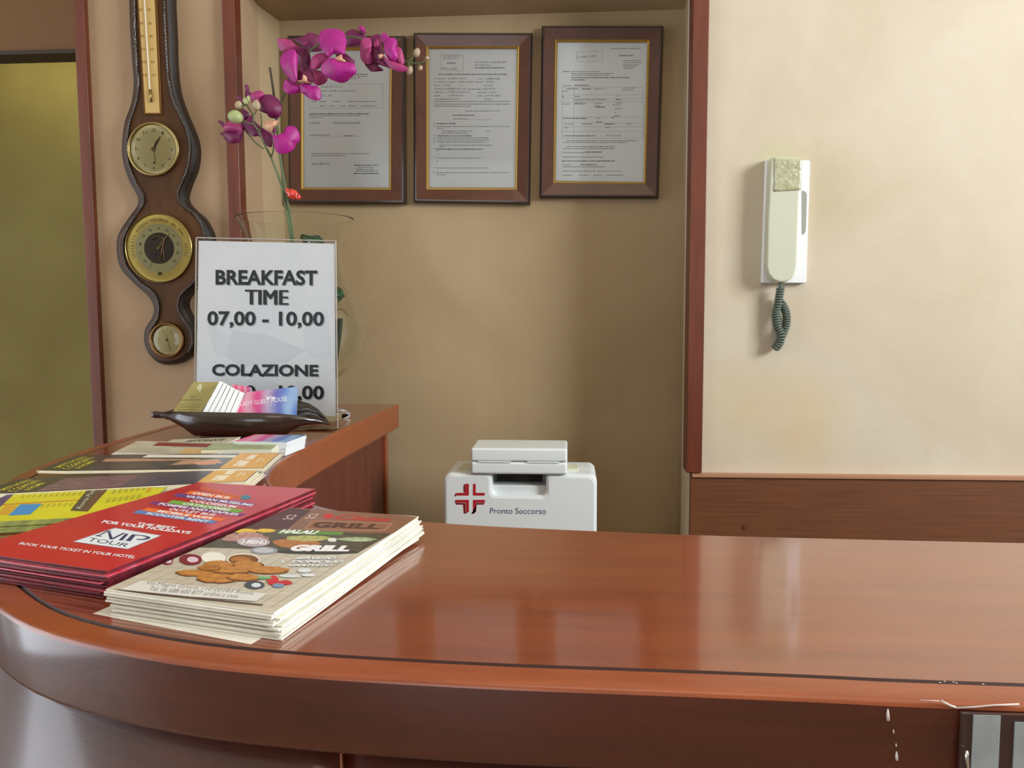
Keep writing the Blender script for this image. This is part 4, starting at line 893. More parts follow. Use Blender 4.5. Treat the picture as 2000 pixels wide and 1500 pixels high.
P = [PY(388, 470, SY+.0003), PY(654, 476, SY+.0003), PY(656, 813, SY+.0003), PY(382, 803, SY+.0003)]
for p in P: p.y = SY+.0003
signp = mat('sign_paper', (244, 248, 251), .6, rgb2=(234, 241, 248), nscale=9)
fl = Flat(P[3], P[2], P[1], P[0]); q = MB(); q.add([p for p in P], [(3, 2, 1, 0)], signp); q.add([p+Vector((0, .0002, 0)) for p in P], [(0, 1, 2, 3)], signp); she = q.build('printed_sheet', signe)
gry = ink(176, 182, 190); blk = ink(38, 44, 48); pale = mat('pale_print', (226, 233, 240), .6); pale2 = mat('pale_print2', (232, 239, 245), .6)
q = MB()
fl.poly(q, [(400, 618), (440, 650), (500, 660), (505, 690), (455, 700), (420, 688)], pale2); fl.poly(q, [(455, 640), (520, 650), (600, 680), (560, 705), (470, 715), (440, 690)][::-1], pale); fl.poly(q, [(590, 640), (640, 600), (648, 690), (630, 700), (600, 690)], pale2)
fl.poly(q, [(452, 745), (520, 735), (570, 760), (560, 790), (470, 790)], pale2)
def shadowed(t, x0, y0, x1, y1, **k):
    for dx, dy, m in ((1.8, 1.6, gry), (0, 0, blk)):
        fl.text(q, t, [(x0+dx, y1+dy+(-.5)), (x1+dx, y1+dy+.8), (x1+dx, y0+dy+.8), (x0+dx, y0+dy-.5)], m, **k)
shadowed('BREAKFAST', 421, 525, 620, 554, bold=.035)
for dx, dy, m_ in [(k*.8+o_, o_*.9, m2) for o_, m2 in ((1.8, gry), (0, blk)) for k in (-2, -1, 0, 1, 2)]: fl.text(q, 'TIME', [(480+dx, 591+dy), (562+dx, 592+dy), (562+dx, 563.5+dy), (480+dx, 562.5+dy)], m_)
shadowed('07,00 - 10,00', 405, 604, 633, 637, bold=.03)
shadowed('COLAZIONE', 414, 708, 622, 732, bold=.04); shadowed('07,00 - 10,00', 405, 750, 633, 783, bold=.03); q.build('printed_text', she)

# ================================================================== LEAF BOWL AND CARDS
BWY = 1.085; zr = PY(470, 806, 1.045).z
bowlm = mat('dark_bowl', (52, 38, 32), .25, coat=.6, rgb2=(40, 28, 24), nscale=20)
q = MB()
# plan sections along x: (px of centre, half depth, rim z px front, bottom z)
secs = [(318, .006, 807, 816), (335, .014, 804.5, 820), (352, .024, 804, 828), (372, .033, 804, 838), (392, .038, 804.5, 849), (430, .042, 805, 850), (480, .043, 806, 850), (530, .041, 806.5, 850), (565, .035, 808, 848), (590, .027, 811, 838), (612, .017, 816, 833), (630, .008, 821, 829), (645, .0008, 829, 830)]
M2 = 14; vs = []
for (px, hd, yr, yb) in secs:
    pc = PY(px, yr, BWY); zr_ = PY(px, yr, BWY-hd).z; zb_ = max(PY(px, yb, BWY-hd*.3).z, TOP+.0008)
    if yb > 840: zb_ = TOP+.0008
    for k in range(M2+1):
        a = pi*k/M2; yy = BWY-hd*cos(a); lift = (.010 if px > 540 and px < 640 else .002)*(k/M2)*min(1, hd/.02)
        zz = zr_-(zr_-zb_)*(sin(a)**.55)+lift; vs.append(Vector((pc.x, yy, zz)))
n = len(secs); fs = [(i*(M2+1)+k, (i+1)*(M2+1)+k, (i+1)*(M2+1)+k+1, i*(M2+1)+k+1) for i in range(n-1) for k in range(M2)]
q.add(vs, fs, bowlm); bowl = q.build('leaf_bowl', smooth=True, origin=(PY(480, 806, BWY).x, BWY, TOP)); tag(bowl, 'dark brown leaf-shaped bowl full of business cards, in front of the breakfast sign', 'bowl')
md = bowl.modifiers.new('solid', 'SOLIDIFY'); md.thickness = .0022; md.offset = -1 if False else 0
q = MB(); zt_ = PY(310, 809, BWY).z; q.tube(smoothpath([PY(297, 809.5, BWY), PY(306, 810, BWY), PY(318, 811, BWY), PY(334, 812, BWY)], 4), [.0035]*2+[.0048]*4+[.0046]*4+[.006]*3, bowlm, 12); q.build('stem', bowl, smooth=True)
# gradient card material: pink to blue across, green corner
gm = bpy.data.materials.new('gradient_card'); gm.use_nodes = True; nt = gm.node_tree; b_ = nt.nodes['Principled BSDF']; b_.inputs['Roughness'].default_value = .35
at = nt.nodes.new('ShaderNodeUVMap'); sx = nt.nodes.new('ShaderNodeSeparateXYZ'); nz_ = nt.nodes.new('ShaderNodeTexWave'); nz_.inputs['Scale'].default_value = .9; nz_.inputs['Distortion'].default_value = 5; nz_.inputs['Detail'].default_value = 3
rp = nt.nodes.new('ShaderNodeValToRGB'); E_ = rp.color_ramp.elements; E_[0].color = (*s2l((232, 84, 130)), 1); E_[1].color = (*s2l((76, 118, 190)), 1)
e3 = E_.new(.35); e3.color = (*s2l((214, 74, 140)), 1); e4 = E_.new(.6); e4.color = (*s2l((112, 94, 172)), 1); e5 = E_.new(.85); e5.color = (*s2l((90, 140, 205)), 1)
mxx = nt.nodes.new('ShaderNodeMix'); mxx.data_type = 'RGBA'; mxx.inputs[7].default_value = (*s2l((206, 222, 226)), 1); ma = nt.nodes.new('ShaderNodeMath'); ma.operation = 'MULTIPLY'; ma.inputs[1].default_value = .38
nt.links.new(at.outputs[0], sx.inputs[0]); nt.links.new(at.outputs[0], nz_.inputs[0]); nt.links.new(sx.outputs[0], rp.inputs[0]); nt.links.new(nz_.outputs[1], ma.inputs[0]); nt.links.new(ma.outputs[0], mxx.inputs[0]); nt.links.new(rp.outputs[0], mxx.inputs[6]); nt.links.new(mxx.outputs[2], b_.inputs['Base Color'])
def adduv(o, fl, og):
    me = o.data; uvl = me.uv_layers.new(name='UVMap'); base = fl.O-og; U2 = fl.U.dot(fl.U); V2 = fl.V.dot(fl.V)
    for lp in me.loops:
        w = me.vertices[lp.vertex_index].co-base; uvl.data[lp.index].uv = (w.dot(fl.U)/U2, w.dot(fl.V)/V2)
cardw = mat('white_card', (236, 240, 242), .5); cardside = cardw
def cardobj(name, fl, m, label, cat, side=None, t=.0004, n=14, group=None):
    q = MB(); fl.sheet(q, m, side or cardside, t=t, n=n); og = (fl.pt(.5, .5)); o = q.build(name, origin=og); tag(o, label, cat, group); adduv(o, fl, og); return o
# front gradient card
cY = 1.066
f1 = Flat(PY(458, 812, cY-.003), PY(579, 812, cY-.003), PY(582, 755, cY+.012), PY(482, 766, cY+.012))
o = cardobj('business_card', f1, gm, 'pink and blue guest house business card at the front of the leaf bowl', 'business card', group='business cards in the leaf bowl')
q = MB(); wh = ink(236, 236, 240)
f1.layer = 20; f1.text(q, 'LADY GUEST HOUSE', [(471, 791), (557, 780), (556, 772), (470, 783)], wh); 
for k in range(3): f1.poly(q, [(516+k*7.5+1.0*cos(a_), 789.5-k*1+1.0*sin(a_)) for a_ in [j*pi/3 for j in range(6)]], wh)
for s_ in (0, 9):       # two little birds
    f1.poly(q, [(515+s_, 771), (519+s_, 775), (523+s_, 771.5), (522+s_, 776.5), (519+s_, 778.5), (516+s_, 777)], wh)
q.build('printed_text', o)
f2 = Flat(PY(470, 800, cY+.022), PY(505, 800, cY+.02), PY(490, 756, cY+.028), PY(452, 750, cY+.03))
cardobj('business_card', f2, gm, 'pink and blue card tucked behind the white card edges in the leaf bowl', 'business card', group='business cards in the leaf bowl')
f3 = Flat(PY(332, 812, 1.075), PY(390, 812, 1.072), PY(428, 746, 1.10), PY(378, 746, 1.102))
olivec = mat('olive_card', (160, 150, 92), .4, .2)
o = cardobj('business_card', f3, olivec, 'olive gold business card leaning out of the left of the leaf bowl', 'business card', group='business cards in the leaf bowl')
q = MB(); dk = ink(96, 92, 52)
f3.tbox(q, '***', 372, 771, 383, 775, dk)
for (x0, y0, x1, y1, t) in [(351, 777, 396, 781, 'BED AND BREAKFAST'), (352, 786, 392, 789, 'Via di S. Croce'), (346, 791, 390, 794, 'in Gerusalemme'), (349, 797, 384, 800, 'Roma Italia')]: f3.tbox(q, t, x0, y0, x1, y1, dk)
f3.poly(q, [(392, 748), (396, 754), (392, 766), (388, 760), (385, 755)], ink(190, 190, 150)); q.build('printed_text', o)
# fan of white cards seen edge-on
tl = [(429, 744), (437, 748), (444, 752), (451, 756), (459, 760), (468, 764), (477, 768)]
for k in range(6):
    a = tl[k]; b = tl[k+1]; bl = (394+k*11, 808); br = (394+(k+1)*11-1.2, 808); Yk = 1.066-k*.0012
    A_ = [PY(bl[0], bl[1], Yk-.012), PY(br[0], br[1], Yk-.013), PY(b[0]-1, b[1], Yk+.006), PY(a[0]+.4, a[1], Yk+.006)]
    q = MB(); dv = Vector((-.012, .045, -.006)); q.prism(A_, dv*.5, cardw, cardw); o = q.build('card_bundle', bevel=.0002)
    tag(o, 'bundle of white business cards standing edge-on in the leaf bowl', 'business card', 'white card bundles in the leaf bowl')

# ================================================================== PRINTED MATTER ON THE COUNTER
def stack(name, labels, cat, group, px, Z, n, th, m, side, splay=(0, 0), lift=None, jit=.0012, ja=.006, ngrid=8, missing='NL', alt=None, seed=1):
    """px: NL NR FR FL pixel corners (one may be None) of the top sheet at height Z"""
    P = [PZ(p[0], p[1], Z) if p else None for p in px]
    if P[0] is None: P[0] = P[1]+P[3]-P[2]
    if P[3] is None: P[3] = P[0]+P[2]-P[1]
    if P[2] is None: P[2] = P[1]+P[3]-P[0]
    fl = Flat(P[0], P[1], P[2], P[3], lift)
    og = fl.O+fl.U*.5+fl.V*.5; rnd = random.Random(seed)
    q = MB(); fl.sheet(q, m, side, t=th*.82, n=ngrid); o = q.build(name, origin=og); tag(o, labels[0], cat, group)
    q = MB(); fl.sheet(q, side, side, t=th*.82, n=ngrid); o2 = q.build(name, origin=og); o3 = None
    if alt:
        q = MB(); fl.sheet(q, alt, alt, t=th*.82, n=ngrid); o3 = q.build(name, origin=og)
    dz = th
    for k in range(1, n):
        first = k == 1 or (alt and k == 2); src = o3 if (alt and k % 4 == 2) else o2
        if k == 1: src = o2
        c = src if first else src.copy()
        if not first: COL.objects.link(c)
        f = k/(n-1)
        c.location = og+Vector((splay[0]*f+rnd.uniform(-jit, jit), splay[1]*f+rnd.uniform(-jit, jit), -dz*k)); c.rotation_euler = (0, 0, rnd.uniform(-ja, ja))
        tag(c, labels[1] if k < n-1 else labels[2], cat, group)
    return fl, o
# ---- grill menus
woodp = bpy.data.materials.new('menu_cover'); woodp.use_nodes = True
paperw = mat('menu_paper', (244, 242, 232), .55, rgb2=(208, 204, 186), nscale=120, stretch=(.3, .3, 12)); coverm = mat('menu_cover_print', (208, 200, 184), .3, rgb2=(184, 174, 152), nscale=30, stretch=(1, 6, 1), coat=.25)
ZG = TOP+.0150
gl_, go = stack('grill_menu', ['grill menu with fried chicken cover, topmost of the stack on the counter front', 'grill menu inside the white-edged stack right of the red brochures', 'lowest grill menu of the stack, jutting out to the left on the counter'], 'leaflet', 'stack of grill menus on the counter',
    [(207, 1146), (535, 1192), (818, 1014), None], ZG, 13, .00115, coverm, paperw, splay=(.004, -.002), lift=lambda u, v: .0022*v*v*u-.0012*(1-v)**2, jit=.0016, ja=.010, seed=4)
low = [o for o in bpy.data.objects if o.get('label', '').startswith('lowest grill')][0]; low.location.x -= .008; low.location.y -= .004; low.rotation_euler.z = -.06
q = MB(); f = gl_
def R7(u, v): return (300+u/3.571, 900+v/3.571)
def R8(u, v): return (440+u/5, 980+v/5)
for k in range(14):     # plank joints
    f.rect(q, .0+k*.073, .03, .0+k*.073+.003, .58, ink(150, 138, 116), n=2, new=False)
f.quad(q, [R8(-300, 440), R8(1300, 490), R8(1640, 300), R8(100, 262)], mat('menu_dark_band', (58, 56, 48), .3, rgb2=(96, 84, 62), nscale=160))
f.quad(q, [R8(60, 262), R8(1640, 303), R8(1900, 150), R8(620, 30)], mat('menu_brown_title', (146, 104, 82), .35, rgb2=(124, 84, 64), nscale=50))
f.quad(q, [R8(100, 262), R8(600, 270), R8(840, 80), R8(560, 60)], mat('menu_maroon', (92, 50, 48), .35, rgb2=(70, 38, 38), nscale=80))
f.quad(q, [R8(770, 262), R8(1560, 280), R8(1640, 205), R8(850, 180)], ink(172, 128, 98)); f.quad(q, [R8(790, 256), R8(1550, 273), R8(1620, 210), R8(860, 187)], ink(140, 96, 72))
f.text(q, 'GRILL', [R8(830, 248), R8(1500, 262), R8(1560, 215), R8(880, 192)], ink(84, 52, 36), bold=.05)
f.text(q, 'Casa', [R8(1040, 170), R8(1600, 195), R8(1640, 150), R8(1090, 120)], ink(176, 60, 54), bold=.04, shear=.3)
f.poly(q, [R8(1000+50*cos(a_), 140+26*sin(a_)) for a_ in [-k*pi/6 for k in range(12)]], ink(196, 50, 56))
for cx_, cy_ in [(620, 150), (830, 140)]: f.text(q, 'S2', [R8(cx_-60, cy_+22), R8(cx_+60, cy_+22), R8(cx_+80, cy_-22), R8(cx_-30, cy_-22)], ink(214, 190, 186), shear=.4)
grn = ink(96, 140, 62); f.quad(q, [R8(500, 310), R8(1140, 320), R8(1160, 292), R8(560, 268)], grn)
f.text(q, 'HALAL!', [R8(520, 302), R8(890, 312), R8(925, 276), R8(560, 266)], wh, bold=.05, shear=.2)
def blob(cx_, cy_, rx, ry, m, n=18, jag=.12, cr=R8, hgt=0):
    P_ = [cr(cx_+rx*cos(a_)*(1+random.uniform(-jag, jag)), cy_+ry*sin(a_)*(1+random.uniform(-jag, jag))) for a_ in [-2*pi*k/n for k in range(n)]]; f.poly(q, P_, m)
bun = mat('print_bun', (196, 134, 70), .35, rgb2=(150, 88, 44), nscale=200); chk2 = mat('print_chicken_light', (206, 144, 66), .35, rgb2=(160, 100, 36), nscale=260); chk = mat('print_chicken', (190, 124, 48), .35, rgb2=(140, 82, 26), nscale=260); yel = ink(226, 190, 70); meat = mat('print_meat', (150, 84, 70), .35, rgb2=(206, 170, 160), nscale=300)
blob(200, 285, 120, 22, yel); blob(400, 280, 90, 18, yel); blob(250, 345, 150, 50, meat, jag=.25); blob(80, 350, 90, 40, meat, jag=.25)
blob(700, 400, 230, 50, bun); blob(800, 350, 220, 28, mat('print_filling', (210, 190, 120), .35, rgb2=(120, 150, 70), nscale=300)); blob(1050, 365, 45, 20, ink(220, 220, 214)); blob(1290, 360, 190, 20, mat('print_wrap', (206, 214, 180), .35, rgb2=(110, 140, 80), nscale=200)); blob(900, 480, 420, 24, ink(60, 60, 56), jag=.02)
blob(280, 390, 160, 45, mat('print_badge', (160, 140, 146), .35, rgb2=(206, 196, 200), nscale=260), jag=.02); f.text(q, '3 MENU', [R8(150, 405), R8(400, 412), R8(410, 375), R8(180, 368)], wh, bold=.03)
f.text(q, 'GRILL', [R8(610, 475), R8(1210, 475), R8(1270, 420), R8(680, 412)], wh, bold=.07)
blob(380, 470, 135, 35, ink(146, 150, 160), jag=.02); blob(380, 470, 100, 24, ink(186, 188, 194), jag=.02)
blob(-110, 545, 120, 55, ink(232, 228, 218), jag=.02)
blob(180, 560, 160, 60, ink(236, 232, 222), jag=.02); blob(180, 562, 148, 52, ink(120, 78, 40), jag=.02)
for (cx_, cy_, rx, ry) in [(-330, 565, 110, 55), (-560, 585, 60, 34)]: blob(cx_, cy_, rx, ry, ink(122, 30, 42), jag=.02); blob(cx_+20, cy_, rx*.5, ry*.5, ink(214, 190, 204), jag=.03)
for (cx_, cy_, rx, ry) in [(-300, 690, 180, 32), (-60, 610, 140, 40), (150, 560, 110, 30), (220, 610, 150, 40), (60, 660, 220, 34), (-80, 740, 200, 46), (180, 730, 170, 36), (420, 660, 210, 36), (-150, 640, 110, 30)]: blob(cx_, cy_+6, rx*1.03, ry*1.08, ink(120, 72, 26), jag=.10); blob(cx_, cy_, rx*.96, ry*.92, chk if cx_ % 20 else chk2, jag=.14)
sv = ink(150, 150, 150); sv2 = ink(224, 226, 228)
for t_, x0_, x1_, y_ in [('SERVIZIO', 670, 1080, 555), ('DOMICILIO', 640, 1150, 590), ('GRATUITO', 610, 1040, 625)]:
    for dx, m_ in ((5, sv), (0, sv2)): f.text(q, t_, [R8(x0_+dx, y_), R8(x1_+dx, y_), R8(x1_+36+dx, y_-25), R8(x0_+34+dx, y_-25)], m_, bold=.05, shear=.15)
f.text(q, 'A', [R8(535, 590), R8(575, 590), R8(590, 568), R8(560, 568)], sv2, bold=.05)
blob(285, 810, 100, 40, ink(70, 76, 84), jag=.03); blob(300, 812, 48, 22, ink(206, 214, 220), jag=.03); blob(470, 765, 60, 46, ink(196, 50, 56), jag=.1); blob(590, 785, 70, 22, ink(190, 44, 50), jag=.1); blob(520, 815, 60, 22, ink(120, 140, 168), jag=.1); blob(380, 740, 80, 14, ink(110, 170, 110)); blob(640, 720, 110, 16, ink(206, 214, 216)); blob(780, 665, 70, 22, ink(214, 220, 222)); blob(820, 710, 70, 16, ink(214, 220, 222))
def R6(u, v): return (u/3.125, 820+v/3.125)
f.quad(q, [R6(700, 1050), R6(1560, 1110), R6(1630, 1060), R6(860, 985)], ink(214, 212, 206))
for t_, a_, b_, c_, d_ in [('Via Magna Grecia 110 00183 Roma', (880, 1012), (1530, 1075), (1560, 1050), (900, 988)), ('Tel. 06 688 600 877 ordina a casa', (900, 1045), (1440, 1090), (1460, 1066), (920, 1020))]: f.text(q, t_, [R6(*a_), R6(*b_), R6(*c_), R6(*d_)], ink(110, 110, 112))
f.quad(q, [R6(690, 1045), R6(1600, 1135), R6(1604, 1128), R6(700, 1036)], ink(96, 76, 66)); q.build('cover_print', go)

# ---- red tour brochures
redm = mat('red_cover', (204, 34, 46), .3, coat=.35, rgb2=(188, 26, 40), nscale=6); reds = mat('red_page_edge', (130, 24, 38), .5, rgb2=(72, 22, 34), nscale=120); 
ZR = TOP+.0155
rl, ro = stack('tour_brochure', ['red tour brochure with white logo panel, topmost of the red stack', 'red tour brochure inside the stack left of the grill menus', 'lowest red tour brochure of the stack on the counter'], 'brochure', 'stack of red tour brochures',
    [None, (210, 1116), (616, 962), (389, 942)], ZR, 14, .0011, redm, reds, splay=(-.002, -.002), lift=lambda u, v: .0030*v*v*u+.0010*(u-.5)**2, jit=.0022, ja=.012, seed=9, alt=mat('bright_red_edge', (196, 28, 50), .45, rgb2=(206, 110, 130), nscale=90, stretch=(1, 1, 6)))
q = MB(); f = rl
def R9(u, v): return (200+u/4.545, 930+v/4.545)
bands = [('OPEN BUS', 740, 125, 1130, 215, (226, 110, 40)), ('VATICAN MUSEUMS', 640, 180, 1330, 262, (96, 60, 130)), ('CATACOMBS', 590, 205, 1230, 300, (110, 170, 60)), ('POMPEII AND NAPLES', 430, 250, 1250, 335, (120, 50, 120)), ('MOBILE WIFI', 370, 285, 1080, 375, (232, 110, 50)), ('SCOOTER RENT', 290, 305, 1000, 400, (90, 130, 190))]
def sl(pts, m): f.quad(q, pts, m)
YB8 = dict(zip(['OPEN BUS', 'VATICAN MUSEUMS', 'COLOSSEUM', 'CATACOMBS', 'POMPEII AND NAPLES', 'OUTLET BUS', 'MOBILE WIFI', 'SCOOTER RENT'], [150, 184, 216, 247, 277, 308, 339, 370]))
def LN(t, x): return YB8[t]+(x-800)*.125
for t_, x0, y0, x1, y1, c_ in bands: sl([R9(x0, LN(t_, x0)+4), R9(x1, LN(t_, x1)+4), R9(x1+60, LN(t_, x1+60)-26), R9(x0+55, LN(t_, x0+55)-26)], ink(*c_))
for t_, x0, y0, x1, y1 in [('OPEN BUS', 800, 140, 1120, 212), ('VATICAN MUSEUMS', 740, 180, 1340, 262), ('COLOSSEUM', 780, 222, 1190, 282), ('CATACOMBS', 720, 250, 1140, 305), ('POMPEII AND NAPLES', 510, 238, 1220, 335), ('OUTLET BUS', 600, 295, 1010, 352), ('MOBILE WIFI', 500, 315, 980, 378), ('SCOOTER RENT', 400, 330, 960, 402)]:
    f.text(q, t_, [R9(x0, LN(t_, x0)), R9(x1, LN(t_, x1)), R9(x1+32, LN(t_, x1+32)-21), R9(x0+32, LN(t_, x0+32)-21)], wh, bold=.03)
f.text(q, 'Greenline tours', [R9(860, 106), R9(1230, 190), R9(1270, 166), R9(900, 84)], ink(226, 120, 60), bold=.02)
blob2 = [R9(1280+45*cos(a_), 178+20*sin(a_)) for a_ in [-k*pi/6 for k in range(12)]]; f.poly(q, blob2, ink(70, 130, 150))
f.text(q, 'THE BEST', [R9(318, 408), R9(668, 448), R9(692, 430), R9(345, 390)], wh, bold=.04)
f.text(q, 'FOR YOUR HOLIDAYS', [R9(10, 400), R9(800, 492), R9(835, 470), R9(46, 376)], wh, bold=.04)
def R10(u, v): return (u/6.25, 830+v/6.25)
sl([R10(900, 1405), R10(1585, 1495), R10(2010, 1320), R10(1430, 1230)], ink(170, 176, 190)); sl([R10(925, 1404), R10(1580, 1488), R10(1985, 1322), R10(1435, 1238)], ink(226, 232, 238))
nv = ink(54, 56, 96)
def R10q(pts, m): f.poly(q, [R10(*p) for p in pts], m)
# slanted serif initials
R10q([(1185, 1335), (1265, 1340), (1268, 1330), (1240, 1327), (1340, 1280), (1350, 1275), (1395, 1275), (1385, 1268), (1340, 1266), (1225, 1322), (1190, 1325)][::-1], nv)
R10q([(1340, 1275), (1372, 1278), (1405, 1372), (1360, 1374)][::-1], nv); R10q([(1405, 1372), (1372, 1368), (1530, 1290), (1560, 1293)], nv)
R10q([(1470, 1382), (1560, 1300), (1600, 1303), (1520, 1385)], nv)
R10q([(1555, 1390), (1640, 1310), (1690, 1314), (1620, 1395)], nv); R10q([(1640, 1308), (1800, 1322), (1870, 1340), (1860, 1362), (1780, 1380), (1690, 1376), (1700, 1364), (1770, 1366), (1820, 1352), (1815, 1340), (1760, 1328), (1640, 1318)][::-1], nv)
f.text(q, 'TOUR', [R10(1070, 1395), R10(1560, 1468), R10(1625, 1428), R10(1130, 1352)], nv)
f.text(q, 'BOOK YOUR TICKET IN YOUR HOTEL', [R6(115, 755), R6(830, 840), R6(850, 822), R6(140, 742)], wh, bold=.02); q.build('cover_print', ro)
# ---- yellow map leaflets
yelm = mat('yellow_leaflet', (218, 212, 34), .4, rgb2=(206, 198, 30), nscale=20); yels = mat('yellow_leaflet_edge', (170, 176, 90), .5, rgb2=(120, 126, 80), nscale=200)
ZY = TOP+.0105
yl, yo = stack('yellow_leaflet', ['bright yellow timetable leaflet with blue box, topmost under the dark brochures', 'yellow timetable leaflet inside the stack behind the red brochures', 'lowest yellow timetable leaflet of the stack behind the red brochures'], 'leaflet', 'stack of yellow timetable leaflets',
    [(-95, 1020), (265, 1002), (336, 942), None], ZY, 8, .0012, yelm, yels, splay=(-.004, -.003), lift=lambda u, v: -.0012*(1-v)**2, seed=12)
q = MB(); f = yl
def yq(pts, c_):
    c4 = [f.uv(*R10(*p)) for p in pts]
    if all(-.01 < v < 1.01 for v in (sum(a[1] for a in c4)/4,)) and (len(pts) and max(a[1] for a in c4)-min(a[1] for a in c4) > .35 or (max(a[1] for a in c4) < .93 and min(a[1] for a in c4) > .01)): f.quad(q, [R10(*p) for p in pts], ink(*c_))
yq([(-60, 1010), (5, 1005), (200, 820), (130, 822)], (90, 70, 110)); yq([(-600, 1010), (-60, 1010), (130, 822), (-400, 840)], (84, 66, 104))
yq([(100, 1110), (370, 1095), (520, 965), (250, 975)], (62, 140, 200)); yq([(30, 985), (975, 925), (980, 915), (40, 972)], (200, 120, 40)); yq([(-30, 1105), (100, 1102), (230, 985), (60, 990)], (206, 160, 40))
yq([(855, 1050), (1070, 1060), (1350, 755), (1085, 770)], (86, 74, 50)); yq([(1000, 1055), (1040, 1056), (1310, 780), (1240, 780)], (110, 70, 48))
f.text(q, 'Roma Pass', [R10(985, 1030), R10(1170, 795), R10(1110, 790), R10(930, 1020)], ink(196, 190, 176))
for r_ in range(2):
    for k in (range(11) if r_ == 0 else range(5, 11)): u0 = 250+k*70-r_*110; v0 = 886+r_*134-k*4; yq([(u0, v0+12), (u0+28, v0+10), (u0+58, v0-28), (u0+32, v0-26)], (178, 172, 38))
for r_ in range(2):
    for k in range(6): u0 = 1360+k*75-r_*70; v0 = 830+r_*110-k*10; yq([(u0, v0+14), (u0+36, v0+10), (u0+62, v0-36), (u0+30, v0-34)], (170, 168, 44))
yq([(1780, 830), (1830, 820), (1870, 740), (1830, 745)], (206, 160, 40))
f.poly(q, [R10(1950+125*cos(a_), 735+32*sin(a_)) for a_ in [-k*pi/8 for k in range(16)]], ink(206, 220, 226)); q.build('cover_print', yo)
# ---- long dark brochures with golden end
darkc = mat('dark_photo_cover', (74, 68, 62), .3, coat=.4, rgb2=(54, 50, 46), nscale=14); darks = mat('pale_blue_edge', (150, 158, 160), .4)
goldc = ink(224, 172, 84, coat=.2); photo1 = mat('photo_blossom', (150, 112, 124), .3, coat=.3, rgb2=(84, 62, 66), nscale=60, stretch=(1, 3, 1)); photo2 = mat('photo_night', (64, 66, 92), .3, coat=.3, rgb2=(96, 84, 88), nscale=60); photo3 = mat('photo_skin', (206, 168, 138), .3, coat=.3, rgb2=(180, 134, 104), nscale=60)
def brochure(px, Z, n, labels, seed, upper):
    fl, o = stack('event_brochure', labels, 'brochure', 'dark event brochures with golden ends', px, Z, n, .0010, darkc, mat('brochure_pages', (222, 214, 190), .5), splay=(.003, -.004), seed=seed, jit=.0012, ja=.006, lift=lambda u, v: -.0010*(1-v)**2*(u > .1))
    q = MB(); f = fl
    w = lambda u0, v0, u1, v1, m: f.rect(q, u0, v0, u1, v1, m)
    if upper:
        w(.20, .05, .80, .95, photo2 if False else mat('photo_dusk', (84, 84, 86), .3, coat=.3, rgb2=(60, 56, 50), nscale=30))
        f.quad(q, [R10(1215, 448), R10(2400, 432), R10(2400, 418), R10(1270, 412)], photo3); f.quad(q, [R10(1700, 398), R10(2900, 400), R10(2860, 370), R10(1780, 362)], ink(226, 222, 210))
        f.quad(q, [(325, 908), (430, 905), (420, 897), (350, 900)], photo3); f.quad(q, [(380, 908), (415, 907), (425, 899), (370, 903)], ink(214, 160, 130))
    else:
        w(.20, .05, .55, .85, photo1); w(.5, .05, .82, .95, photo2)
    w(.80, .02, .995, .98, goldc)
    for t_, v0, v1 in [('SPETTACOLI', .14, .86), ('E CONCERTI', .10, .80), ('A ROMA', .14, .6)]:
        k_ = ['SPETTACOLI', 'E CONCERTI', 'A ROMA'].index(t_); u0 = .045+k_*.045
        f.text(q, t_, [(u0+.03, v0), (u0+.03, v1), (u0, v1), (u0, v0)], ink(206, 192, 60), px=False, bold=.02)
    f.text(q, '98', [(.87, .15), (.87, .50), (.845, .5), (.845, .15)], ink(240, 230, 210), px=False, bold=.06)
    f.rect(q, .865, .14, .90, .46, ink(238, 226, 200), n=2); f.rect(q, .865, .54, .90, .86, ink(238, 226, 200), n=2)
    f.rect(q, .93, .35, .94, .65, ink(232, 212, 168), n=2); f.rect(q, .95, .42, .96, .58, ink(232, 212, 168), n=2); q.build('cover_print', o); return fl, o
brochure([(-45, 965), (480, 938), (514, 912), None], TOP+.0125, 9, ['dark brochure with golden end and blossom photograph, above the yellow leaflets', 'pale-edged event brochure under the blossom brochure', 'lowest event brochure of the stack above the yellow leaflets'], 21, False)
brochure([(71, 919), (514, 913), (549, 884), None], TOP+.0145, 2, ['dark brochure with golden end lying farthest back, overlapping the blossom brochure', 'pale-edged event brochure directly beneath the farthest dark brochure', 'dark-edged event brochure directly beneath the farthest dark brochure'], 22, True)
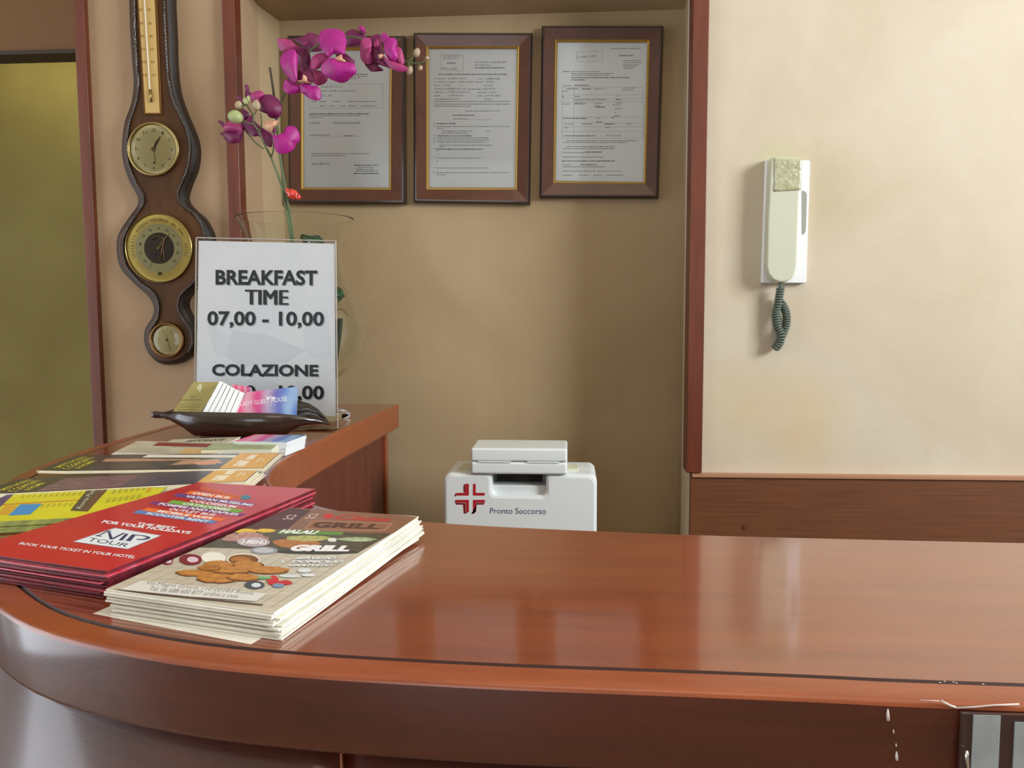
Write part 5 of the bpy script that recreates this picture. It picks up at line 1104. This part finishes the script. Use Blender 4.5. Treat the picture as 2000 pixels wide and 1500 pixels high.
# ---- cream and green leaflets, block of gradient cards
creamc = mat('cream_leaflet', (202, 196, 172), .45, rgb2=(170, 160, 136), nscale=40); greenc = mat('green_leaflet', (142, 154, 96), .4, rgb2=(168, 176, 130), nscale=50)
pg = mat('page_white', (226, 224, 208), .55)
f_, o_ = stack('cream_leaflet', ['cream leaflet with dark red title, lying behind the dark brochures', 'cream leaflet beneath the dark red titled one', 'lowest cream leaflet behind the dark brochures'], 'leaflet', 'cream leaflets behind the dark brochures', [(222, 884), (420, 890), (450, 866), None], TOP+.011, 5, .0014, creamc, pg, seed=31, splay=(-.005, .002))
q = MB(); f_.rect(q, .25, .62, .98, .92, ink(130, 52, 44)); f_.rect(q, .62, .08, .98, .5, ink(206, 168, 112)); f_.rect(q, .1, .1, .5, .4, ink(176, 170, 148)); q.build('cover_print', o_)
f_, o_ = stack('cream_leaflet', ['pale cream leaflet with black lettering, farthest back next to the leaf bowl', 'cream leaflet beneath the black lettered one', 'lowest cream leaflet next to the leaf bowl'], 'leaflet', 'cream leaflets beside the leaf bowl', [(300, 872), (440, 866), (470, 853), None], TOP+.0085, 3, .0014, creamc, pg, seed=32)
q = MB(); f_.text(q, 'RISTORANTE', [(.3, .45), (.85, .45), (.85, .8), (.3, .8)], ink(60, 44, 36), px=False, bold=.03); q.build('cover_print', o_)
f_, o_ = stack('green_leaflet', ['green leaflet with white border between the golden brochures and the card block', 'pale leaflet beneath the green leaflet', 'lowest pale leaflet beneath the green leaflet'], 'leaflet', 'green leaflets beside the card block', [(392, 880), (530, 878), (548, 864), None], TOP+.0135, 7, .0014, greenc, pg, seed=33, splay=(.002, -.002))
q = MB(); f_.text(q, 'Trattoria', [(.35, .35), (.8, .35), (.8, .7), (.35, .7)], ink(96, 112, 66), px=False); q.build('cover_print', o_)
f_, o_ = stack('business_card', ['pink and blue guest house card topping the white card block on the counter', 'white-edged guest house card inside the block on the counter edge', 'lowest guest house card of the block on the counter edge'], 'business card', 'block of guest house cards on the counter', [(455, 862), (560, 864), (598, 850), None], TOP+.0165, 14, .00115, gm, cardw, seed=34, jit=.0006, ja=.004, splay=(-.002, -.001))
adduv(o_, f_, f_.O+f_.U*.5+f_.V*.5)
